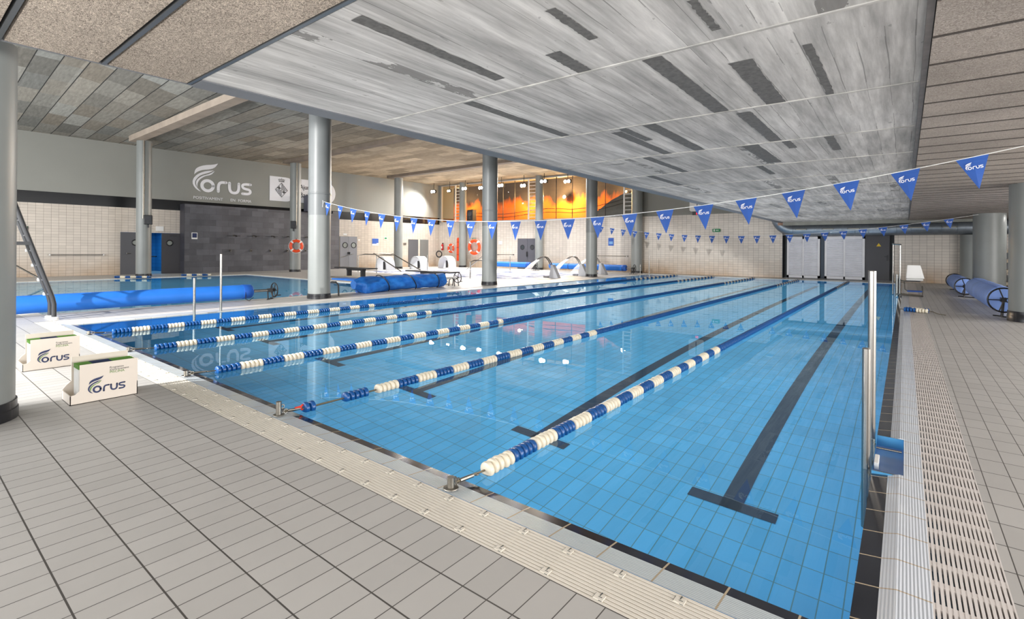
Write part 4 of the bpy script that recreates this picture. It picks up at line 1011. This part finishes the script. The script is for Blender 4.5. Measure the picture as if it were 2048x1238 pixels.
# scene beyond the windows
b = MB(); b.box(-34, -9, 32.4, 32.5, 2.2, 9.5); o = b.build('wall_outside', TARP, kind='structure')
b = MB(); b.box(-34, -9, 28.95, 32.4, 2.85, 3.0); st('floor_outside', b, GREYD)
b = MB(); b.prism([(-17.6, 3.0), (-12.6, 3.0), (-11.5, 3.0), (-11.5, 5.1), (-14.3, 5.0), (-15.2, 4.6)], (0, 29.8, 0), (1, 0, 0), (0, 0, 1), .05)
o = b.build('canvas_slope', M('dark_grey_canvas', (104, 106, 106), .7, var=.15), smooth=False); tag(o, 'sloping dark grey canvas behind the right half of the window', 'canvas')
b = MB()
for z in (3.9, 4.15): b.tube([(-30+i*1.0, 29.5, z+.12*math.sin(i*.8)+(0 if i < 12 else (i-12)*.12)) for i in range(18)], .02, 5)
o = b.build('hanging_cables', BLK); tag(o, 'dark sagging cables outside behind the orange window', 'cable')
def outlamp(x, y, z, e, label, r=.07):
    t = thing('street_lamp_head', label, 'lamp', (x, y, z))
    b = MB(); b.lathe((0, 0, 0), (0, -1, 0), [(-.1, .03), (-.05, r*1.2), (0, r*1.3)], 14); b.build('housing', DARK, t, smooth=True)
    b = MB(); b.lathe((0, 0, 0), (0, -1, 0), [(0, r), (.04, r*.8), (.06, r*.3)], 14); b.build('bulb', emis('warm_bulb', (255, 226, 150), 30), t, smooth=True)
    l_ = bpy.data.lights.new('glow_light', 'POINT'); l_.energy = e; l_.color = (1, .62, .25); l_.shadow_soft_size = .1
    o = bpy.data.objects.new('glow_light', l_); o.location = (0, -.35, 0); o.parent = t; COL.objects.link(o)
outlamp(-30.3, 31.5, 5.25, 420, 'small warm lamp glowing behind the left end of the window', .06)
outlamp(-19.9, 31.5, 5.28, 1500, 'bright warm lamp glowing in the middle of the orange window', .11)
outlamp(-23.8, 31.6, 5.0, 500, 'faint warm lamp low behind the window', .04)
outlamp(-15.0, 31.6, 5.35, 200, 'pale lamp seen behind the dark end of the window', .07)

# ------------------------------------------------------------------ floodlights
FL = [(-27.75, 5.62, .27, 1), (-26.2, 5.58, .16, 0), (-24.75, 5.66, .3, 1), (-23.3, 5.62, .2, 1), (-21.6, 5.68, .3, 1), (-19.8, 5.55, .27, 1), (-18.26, 5.72, .32, 1), (-16.57, 5.6, .3, 1)]
nm = ['leftmost lit floodlight under the hall ceiling', 'unlit twin floodlight beside the leftmost lit one', 'third floodlight from the left above the orange window', 'small floodlight just left of the tall column',
      'floodlight just right of the tall column', 'yellowish floodlight near the middle truss', 'brightest floodlight right of the middle truss', 'rightmost floodlight beside the far column']
for k, (x, z, w, on) in enumerate(FL):
    y = 25.6+(x+28.57)*.079
    t = thing('floodlight', nm[k], 'floodlight', (x, y, z), 0, 'floodlights along the window wall')
    b = MB(); b.box(-w*.8, w*.8, -.02, .16, -.10, .14); b.build('housing', DARK, t, bevel=.02)
    for s in (-.5, .5) if not on else (-.42, .42):
        b = MB(); b.lathe((s*w, -.02, 0), (0, -1, -.25), [(0, .10 if on else .08), (.02, .09 if on else .07), (.03, .02)], 16); b.build('lamp', LENS if on else LENSS, t)
    b = MB(); b.tube([(0, .08, .1), (0, .08, 6.26-z)], .02, 6); b.build('hanger', DARK, t)
    if on:
        l_ = bpy.data.lights.new('flood', 'SPOT'); l_.energy = 1250; l_.spot_size = math.radians(155); l_.spot_blend = 1; l_.color = (1, .97, .93); l_.shadow_soft_size = .12
        o = bpy.data.objects.new('flood', l_); o.parent = t; o.location = (0, -.12, -.02); o.rotation_euler = (math.radians(-34), 0, 0); COL.objects.link(o)

# ------------------------------------------------------------------ spa fittings
t0 = None
for k, (x, y, s) in enumerate(((-25.3, 19.3, 1.0), (-25.6, 22.3, 1.05), (-25.2, 24.5, 1.0))):
    l = ['first white fibreglass water arch in front of the pale double door', 'second white fibreglass water arch before the dark doors', 'third white fibreglass water arch in the back corner'][k]
    if t0 is None:
        t0 = t = thing('water_arch', l, 'water arch', (x, y, 0), 0, 'white water arches at the spa')
        b = MB(); N = 20; vs = []; 
        for i in range(N+1):
            a = PI*i/N; R1 = .54; h = .86
            for (dy, sc_) in ((-.0, 1.0), (-.0, .90)):
                for xx in (-.18, .36):
                    vs.append((R1*math.cos(a)*sc_ + (.16 if xx > 0 else 0), xx, h*(math.sin(a)**.7)*sc_))
        fs = []
        for i in range(N):
            o_ = i*4; n_ = (i+1)*4
            fs += [(o_, o_+1, n_+1, n_), (o_+2, n_+2, n_+3, o_+3), (o_, n_, n_+2, o_+2), (o_+1, o_+3, n_+3, n_+1)]
        b.add(vs, fs); b.build('arch_shell', WHITEM, t, smooth=True)
        b = MB(); b.obox((.25, -.1, .3), .12, .12, .5); b.build('nozzle', DARK, t, bevel=.02)
    else: dup(t0, (x, y, 0), .0, l, 'white water arches at the spa')
t0 = None
for k, (x, y) in enumerate(((-13.1, 19.9), (-13.1, 22.6), (-13.1, 24.7))):
    l = ['nearest curved steel water spout at the spa pool edge', 'middle curved steel water spout partly behind the tall column', 'farthest curved steel water spout pouring into the spa pool'][k]
    if t0 is None:
        t0 = t = thing('water_spout', l, 'water spout', (x, y, 0), 0, 'curved water spouts at the spa')
        b = MB()
        for dy in (-.07, .07): b.tube([(.12, dy, .0), (-.05, dy, .4), (-.28, dy, .8), (-.42, dy, .95), (-.58, dy, 1.0), (-.76, dy, .97), (-.95, dy, .86)], .028, 8)
        b.build('curved_arm', STEEL, t, smooth=True)
        b = MB(); b.prism([(-.22, 0), (.30, 0), (-.02, .62), (-.12, .62)], (0, -.12, 0), (1, 0, 0), (0, 0, 1), -.24); b.build('base_shroud', M('pale_shroud', (196, 198, 204), .4), t); b = MB(); b.box(-.55, -.3, -.12, .05, 0, .09); b.build('foot_block', M('grey_foot', (150, 150, 156), .5), t)
        b = MB()
        for i in range(7):
            dy = -.24+.08*i; b.tube([(-.93, dy*.5, .86), (-1.25, dy*.8, .66), (-1.6, dy*1.1, .34), (-1.85, dy*1.5, -.02)], .007, 5)
        o = b.build('water_streams', STREAM, t); o['kind'] = 'stuff'
    else: dup(t0, (x, y, 0), 0, l, 'curved water spouts at the spa')
def handrail(pts, label, r=.03, name='spa_handrail'):
    t = thing(name, label, 'handrail', pts[0]); p0 = Vector(pts[0])
    b = MB(); b.tube([Vector(p)-p0 for p in pts], r, 8); b.build('rail', STEEL, t, smooth=True)
handrail([(-24.0, 16.6, 0), (-24.0, 16.6, .95), (-23.6, 16.75, 1.02), (-23.0, 17.0, 1.02), (-21.5, 17.6, .1)], 'left steel handrail stepping down into the spa pool')
handrail([(-22.6, 16.8, 0), (-22.6, 16.8, .95), (-22.2, 16.95, 1.0), (-21.6, 17.2, 1.0), (-20.0, 17.9, .1)], 'second steel handrail stepping down into the spa pool')
handrail([(-15.65, 16.8, 0), (-15.65, 16.8, .75), (-15.6, 17.0, .82), (-15.4, 17.6, .82), (-15.4, 17.7, 0)], 'looped steel handrail just left of the tall middle column')
handrail([(-22.6, 23.9, 0), (-21.0, 23.95, 1.05), (-20.9, 24.0, 1.05)], 'slanting steel handrail at the back of the spa pool')
t0 = None
for k, (x, y) in enumerate(((-20.6, 14.1), (-15.4, 14.2))):
    l = ['left low dark bench between training pool and spa', 'right low dark bench above the draped cover'][k]
    if t0 is None:
        t0 = t = thing('pool_bench', l, 'bench', (x, y, 0), 0, 'dark benches between the pools')
        b = MB(); b.box(-1.35, 1.35, -.28, .28, .38, .43); b.build('seat', DARK, t, bevel=.01)
        b = MB(); b.box(-.6, .7, -.1, .1, .30, .38); b.build('frame', DARK, t)
        for xx in (-.5, .6):
            b = MB(); b.box(xx-.06, xx+.06, -.1, .1, .02, .3); b.build('leg', DARK, t)
            b = MB(); b.box(xx-.2, xx+.2, -.16, .16, 0, .02); b.build('foot_plate', M('cream_foot_plate', (196, 180, 150), .6), t)
    else: dup(t0, (x, y, 0), 0, l, 'dark benches between the pools')
t = thing('cover_mat', 'flat blue mat lying behind the round column by the training pool', 'mat', (0, 0, 0))
b = MB(); b.box(-19.4, -14.6, 12.1, 12.8, .0, .05); b.build('mat_sheet', COVERP, t)
t = thing('hanging_hose', 'dark coiled hose hung on the tiles behind the third arch', 'hose', (-28.05, 26.6, .95))
b = MB()
for i in range(4): b.torus((.02*i, -.02*i, 0), (.3, -1, 0), .26-.02*i, .02, 20, 6)
b.build('coil', DARK, t, smooth=True)

# floating / lying lane rope bundles
def bundle(loc, rz, n, rows, label, tail=False, name='float_rope_bundle'):
    t = thing(name, label, 'rope bundle', loc, rz)
    for r in range(rows):
        for i in range(n):
            o = bpy.data.objects.new('float', dm[1 if ((i+r*2)//4) % 2 else 0]); COL.objects.link(o); o.parent = t
            o.rotation_euler = (0, 0, PI/2+.06*math.sin(i+r)); o.location = (i*.055-.5*n*.055, r*.105+.02*math.sin(i*.4+r), .052)
    b = MB(); b.tube([(-.5*n*.055-.1, 0, .05), (0, .0, .052), (.5*n*.055+.05, 0, .05), (.5*n*.055+.15, -.1, .02), (.5*n*.055+.3, -.15, .01)] if tail else [(-.5*n*.055-.1, 0, .05), (.5*n*.055+.05, 0, .05)], .008, 6)
    b.build('cord', CABLE, t)
bundle((-25.9, 6.75, 0), .75, 26, 2, 'blue and white lane floats bundled by the column at the training pool')
bundle((-25.95, 9.2, 0), .9, 22, 2, 'second bundle of lane floats before the dark shower wall')
bundle((.22, 14.3, 0), -.25, 8, 2, 'short blue and white float rope lying across the right grate', True)

# ------------------------------------------------------------------ right end: duct, shutters, door, lift
t = thing('air_duct', 'large galvanised air duct under the ceiling at the far end', 'duct', (0, 0, 0))
b = MB(); b.cyl((-4.3, 27.85, 2.38), (9.8, 27.85, 2.38), .29, 28); b.build('straight_duct', DUCT, t, smooth=True)
b = MB(); b.tube([(-4.3, 27.85, 2.38)]+[(-4.3-.75*math.sin(a), 27.85, 3.13-.75*math.cos(a)) for a in (PI/2*k/8 for k in range(1, 9))]+[(-5.05, 27.9, 3.4)], .28, 24); b.build('elbow', DUCT, t, smooth=True)
b = MB()
for x in [-4.3+.5*i for i in range(28)]: b.torus((x, 27.85, 2.38), (1, 0, 0), .29, .008, 28, 5)
b.build('duct_rib', DUCT, t)
for x in (-3.95, -2.85, -1.85, -.8, .35, 1.45):
    b = MB(); b.box(x-.24, x+.24, 27.5, 27.62, 2.38, 2.44); o = b.build('air_grille', M('grille_grey', (110, 112, 112), .5), t)
    b = MB(); b.box(x-.20, x+.20, 27.49, 27.5, 2.385, 2.40); b.build('grille_lip', M('grille_light', (220, 214, 190), .4), o)
b = MB(); b.box(-4.95, -4.6, 27.5, 27.9, 2.62, 2.76); b.build('torn_lagging', M('torn_lagging', (196, 160, 140), .9, var=.3, vscale=9), t)
k = 0
for x0, x1 in ((-4.68, -3.26), (-3.06, -1.47)):
    t = thing('louvred_shutter', ['left white louvred shutter door in the end wall', 'right white louvred shutter door beside the dark door'][k], 'shutter', (0, 0, 0)); k += 1
    b = MB(); xm = (x0+x1)/2
    for a, c in ((x0, x0+.09), (xm-.035, xm+.035), (x1-.09, x1)): b.box(a, c, 28.36, 28.44, .04, 2.08)
    b.box(x0, x1, 28.36, 28.44, 1.96, 2.08); b.box(x0, x1, 28.36, 28.44, .04, .16); b.build('frame', LOUV, t)
    for a, c in ((x0+.09, xm-.035), (xm+.035, x1-.09)):
        b = MB(); z = .17
        while z < 1.95:
            b.add([(a, 28.375, z), (c, 28.375, z), (c, 28.43, z+.052), (a, 28.43, z+.052)], [(0, 1, 2, 3)]); b.add([(a, 28.43, z+.052), (c, 28.43, z+.052), (c, 28.375, z+.062), (a, 28.375, z+.062)], [(0, 1, 2, 3)]); z += .062
        b.build('louvre_panel', LOUV, t)
b = MB(); b.box(-3.24, -3.08, 28.5, 28.55, .05, 2.1); st('trim_10', b, M('bluish_gap', (70, 82, 96), .5))
b = MB(); b.box(-1.45, -.55, 28.40, 28.46, .02, 2.15); d = b.build('door_9', DOORD, kind='structure')
b = MB(); b.box(-.66, -.60, 28.34, 28.40, .95, 1.2); b.box(-.74, -.62, 28.34, 28.36, 1.12, 1.15); b.build('door_handle', BLK, d)
b = MB(); b.prism([(-1.04, 1.60), (-.86, 1.60), (-.95, 1.75)], (0, 28.395, 0), (1, 0, 0), (0, 0, 1), .004); b.build('warning_triangle', YEL, d)
t = thing('pace_clock', 'white rounded pace clock with a red digit box on the end wall', 'clock', (-9.15, 28.38, 0))
b = MB(); b.prism([(u*1, v) for u, v in ((-.42, 3.62), (-.34, 3.55), (.34, 3.55), (.42, 3.62), (.42, 4.42), (.34, 4.5), (-.34, 4.5), (-.42, 4.42))], (0, 0, 0), (1, 0, 0), (0, 0, 1), .06); b.build('dial', WHITE, t)
b = MB(); b.box(-.02, .02, -.07, -.06, 3.7, 4.05); b.box(-.3, 0, -.07, -.06, 4.03, 4.05); b.build('hand', NAVY, t); b = MB(); b.box(-.015, .015, -.07, -.06, 4.05, 4.4); b.build('hand', GREEN, t)
b = MB(); b.box(-.26, .26, -.06, .02, 3.34, 3.52); q_ = b.build('digit_box', BLK, t); text_mesh('digits', '88', .17, (-.05, -.062, 3.37), (1, 0, 0), (0, 0, 1), emis('red_digits', (255, 30, 50), 3), q_, off=.002)
t = thing('exit_sign', 'green exit sign hanging before the tiled end wall', 'sign', (-8.1, 28.3, 2.38)); b = MB(); b.box(-.2, .2, 0, .03, 0, .17); b.build('plate', SIGNG, t)
b = MB(); b.box(-.03, .12, -.004, 0, .07, .10); b.box(-.14, -.08, -.004, 0, .03, .14); b.build('arrow', WHITE, t)
# disabled lift
t = thing('pool_lift', 'pool hoist with white seat and blue footrest on the right deck', 'pool lift', (0, 0, 0))
b = MB(); b.cyl((-.19, 20, -.4), (-.19, 20, .64), .045, 18); b.cyl((-.30, 20.1, 0), (-.30, 20.1, 1.62), .018, 10); b.cyl((-.12, 19.9, 0), (-.12, 19.9, 1.56), .028, 12); b.cyl((-.32, 20.1, 1.6), (-.1, 19.9, 1.58), .02, 8); b.build('mast', STEEL, t, smooth=True)
b = MB(); b.prism([(0, .0), (.46, .0), (.36, .42), (.03, .42)], (.02, 20.0, .52), (1, 0, 0), (0, .12, 1), -.05); b.build('seat_back', WHITE, t, bevel=.02)
b = MB(); b.box(.03, .44, 19.6, 20.0, .47, .52); b.build('seat', WHITE, t, bevel=.02)
b = MB(); b.tube([(-.12, 19.95, .44), (.38, 19.95, .44)], .02, 8); b.tube([(-.02, 19.7, .44), (.0, 19.6, .2), (.06, 19.55, .16)], .015, 8); b.tube([(-.2, 20, .04), (.42, 19.4, .04), (.42, 19.7, .3)], .02, 8); b.tube([(-.2, 19.7, .03), (.42, 19.2, .03)], .02, 8); b.build('frame', STEELD, t, smooth=True)
b = MB(); b.box(.06, .42, 19.5, 19.75, .13, .17); b.build('footrest', SIGNB, t)
# display rack in the right recess
t = thing('storage_rack', 'shelf rack with dark glass boxes behind the right columns', 'rack', (0, 0, 0))
for z in (.05, .55, .95, 1.35):
    b = MB(); b.box(2.9, 5.0, 27.9, 28.35, z, z+.12); b.build('shelf', M('beige_shelf', (196, 182, 160), .5), t)
for z in (.2, .7, 1.1):
    b = MB(); b.box(2.95, 4.95, 28.0, 28.3, z, z+.25); b.build('glass_box', PANEG, t)
t = thing('wall_sign', 'narrow pale notice beside the thick right column', 'sign'); b = MB(); b.box(2.9, 3.1, 28.37, 28.4, 1.5, 2.1); b.build('plate', M('pale_notice', (226, 224, 210), .5), t)
# small ceiling spot on right
t = thing('ceiling_lamp', 'tiny lit ceiling lamp by the right column', 'lamp', (2.25, 17.0, ZS-.05)); b = MB(); b.cyl((0, 0, -.02), (0, 0, 0), .05, 16); b.build('rim', WHITE, t)
b = MB(); b.cyl((0, 0, -.03), (0, 0, -.02), .03, 14); b.build('bulb', LENSS, t)

# ------------------------------------------------------------------ lights
def area(name, loc, target, sx, sy, e, col=(1, 1, 1)):
    l = bpy.data.lights.new(name, 'AREA'); l.shape = 'RECTANGLE'; l.size = sx; l.size_y = sy; l.energy = e; l.color = col
    o = bpy.data.objects.new(name, l); o.location = loc
    d = Vector(target)-Vector(loc); o.rotation_euler = d.to_track_quat('-Z', 'Y').to_euler(); COL.objects.link(o); return o
# added fill panels: facing down just under the water, and unseen ones off frame
area('lap_water_fill', ((LX+RX)/2, (3.5+FY)/2, -.035), ((LX+RX)/2, 9, -2), RX-LX-.1, FY-3.5-.05, 980, (.76, .93, 1)).rotation_euler = (0, 0, 0)
area('near_water_fill', (-2.9, 2.84, -.035), (-2.9, 2.84, -2), 5.3, 1.28, 24, (.76, .93, 1)).rotation_euler = (0, 0, 0)  # added panel; near-left corner left without one to keep the floor darker
area('second_water_fill', (-19.6, 6.7, -.035), (-19.6, 6.7, -2), 12.5, 9.3, 330, (.72, .92, 1)).rotation_euler = (0, 0, 0)
area('fill_light_right', (9.5, 12.0, 1.5), (0, 13, 1.3), 26, 2.2, 2600, (1, .985, .97))
area('fill_light_back', (-2, -5.0, 1.5), (-2.5, 6, 1.2), 13, 2.6, 560, (1, .99, .98))
area('fill_light_hall', (-18, -5.5, 3.3), (-18, 14, 2.4), 20, 5, 2100, (.98, .99, 1))
def up(x, y, z, e, col=(.97, .98, 1)):  # added upward fill spots without fixtures, standing in for bounced light
    l = bpy.data.lights.new('upward_fill', 'SPOT'); l.energy = e; l.spot_size = math.radians(165); l.spot_blend = 1; l.shadow_soft_size = 0; l.color = col
    o = bpy.data.objects.new('upward_fill', l); o.location = (x, y, z); o.rotation_euler = (PI, 0, 0); COL.objects.link(o)
for y in (3.2, 7.0, 11, 15, 19, 23.5):
    k_ = 1 if y < 12 else 1.6; up(-4.3, y, .25, 78*k_); up(-1.2, y, .25, 42*k_)
    up(4.2, y, .25, 75, (1, .98, .96))
up(-3.2, -.6, .15, 105, (1, .98, .96)); up(-6.2, -1.2, .15, 50); up(2.2, -.2, .15, 60, (1, .98, .96))
for y in (1.0, 4.5, 9, 14, 19, 24):  # added spots without fixtures to brighten the right deck
    l = bpy.data.lights.new('deck_fill', 'SPOT'); l.energy = 75; l.spot_size = math.radians(160); l.spot_blend = 1; l.shadow_soft_size = 0; l.color = (1, .97, .94)
    o = bpy.data.objects.new('deck_fill', l); o.location = (3.4, y, 2.6); o.rotation_euler = (0, math.radians(20), 0); COL.objects.link(o)
up(-3.0, 26.2, .3, 30); up(-1.2, 26.2, .3, 25)
for x in (-8.5, -17, -24):
    for y in (4.5, 12, 19): up(x, y, .3, 135, (1, .98, .95))
s = bpy.data.lights.new('low_sun_window', 'SPOT'); s.energy = 15000; s.spot_size = math.radians(44); s.spot_blend = .12; s.shadow_soft_size = .12; s.color = (1, .98, .95)
o = bpy.data.objects.new('low_sun_window', s); o.location = (-7.9, -8.8, 5.6); d = Vector((-10.3, 3.2, 0))-o.location; o.rotation_euler = d.to_track_quat('-Z', 'Y').to_euler(); COL.objects.link(o)

w = bpy.data.worlds.new('world'); sc.world = w; w.use_nodes = True
w.node_tree.nodes['Background'].inputs[0].default_value = (.95, .98, 1, 1); w.node_tree.nodes['Background'].inputs[1].default_value = .9

# ------------------------------------------------------------------ camera
yaw, roll, fpx = .6669, -.0070, 998.6
cam = bpy.data.cameras.new('camera'); cam.sensor_width = 36; cam.sensor_fit = 'HORIZONTAL'; cam.lens = fpx/2048*36; cam.shift_y = -(619-499.0)/2048; cam.clip_end = 200; cam.clip_start = .05
co = bpy.data.objects.new('camera', cam); COL.objects.link(co)
Rm = Matrix.Rotation(yaw, 3, 'Z') @ Matrix(((math.cos(roll), 0, math.sin(roll)), (0, 1, 0), (-math.sin(roll), 0, math.cos(roll))))
r_, f_, u_ = Rm @ Vector((1, 0, 0)), Rm @ Vector((0, 1, 0)), Rm @ Vector((0, 0, 1))
Mx = Matrix(((r_.x, u_.x, -f_.x, 0), (r_.y, u_.y, -f_.y, 0), (r_.z, u_.z, -f_.z, 1.34), (0, 0, 0, 1)))
co.matrix_world = Mx
sc.camera = co
sc.view_settings.view_transform = 'Standard'; sc.view_settings.look = 'None'; sc.view_settings.exposure = 0
sc.cycles.use_denoising = True; sc.cycles.caustics_reflective = False; sc.cycles.caustics_refractive = False
sc.cycles.max_bounces = 9; sc.cycles.diffuse_bounces = 5; sc.cycles.glossy_bounces = 4; sc.cycles.transmission_bounces = 6
sc.cycles.sample_clamp_indirect = 4
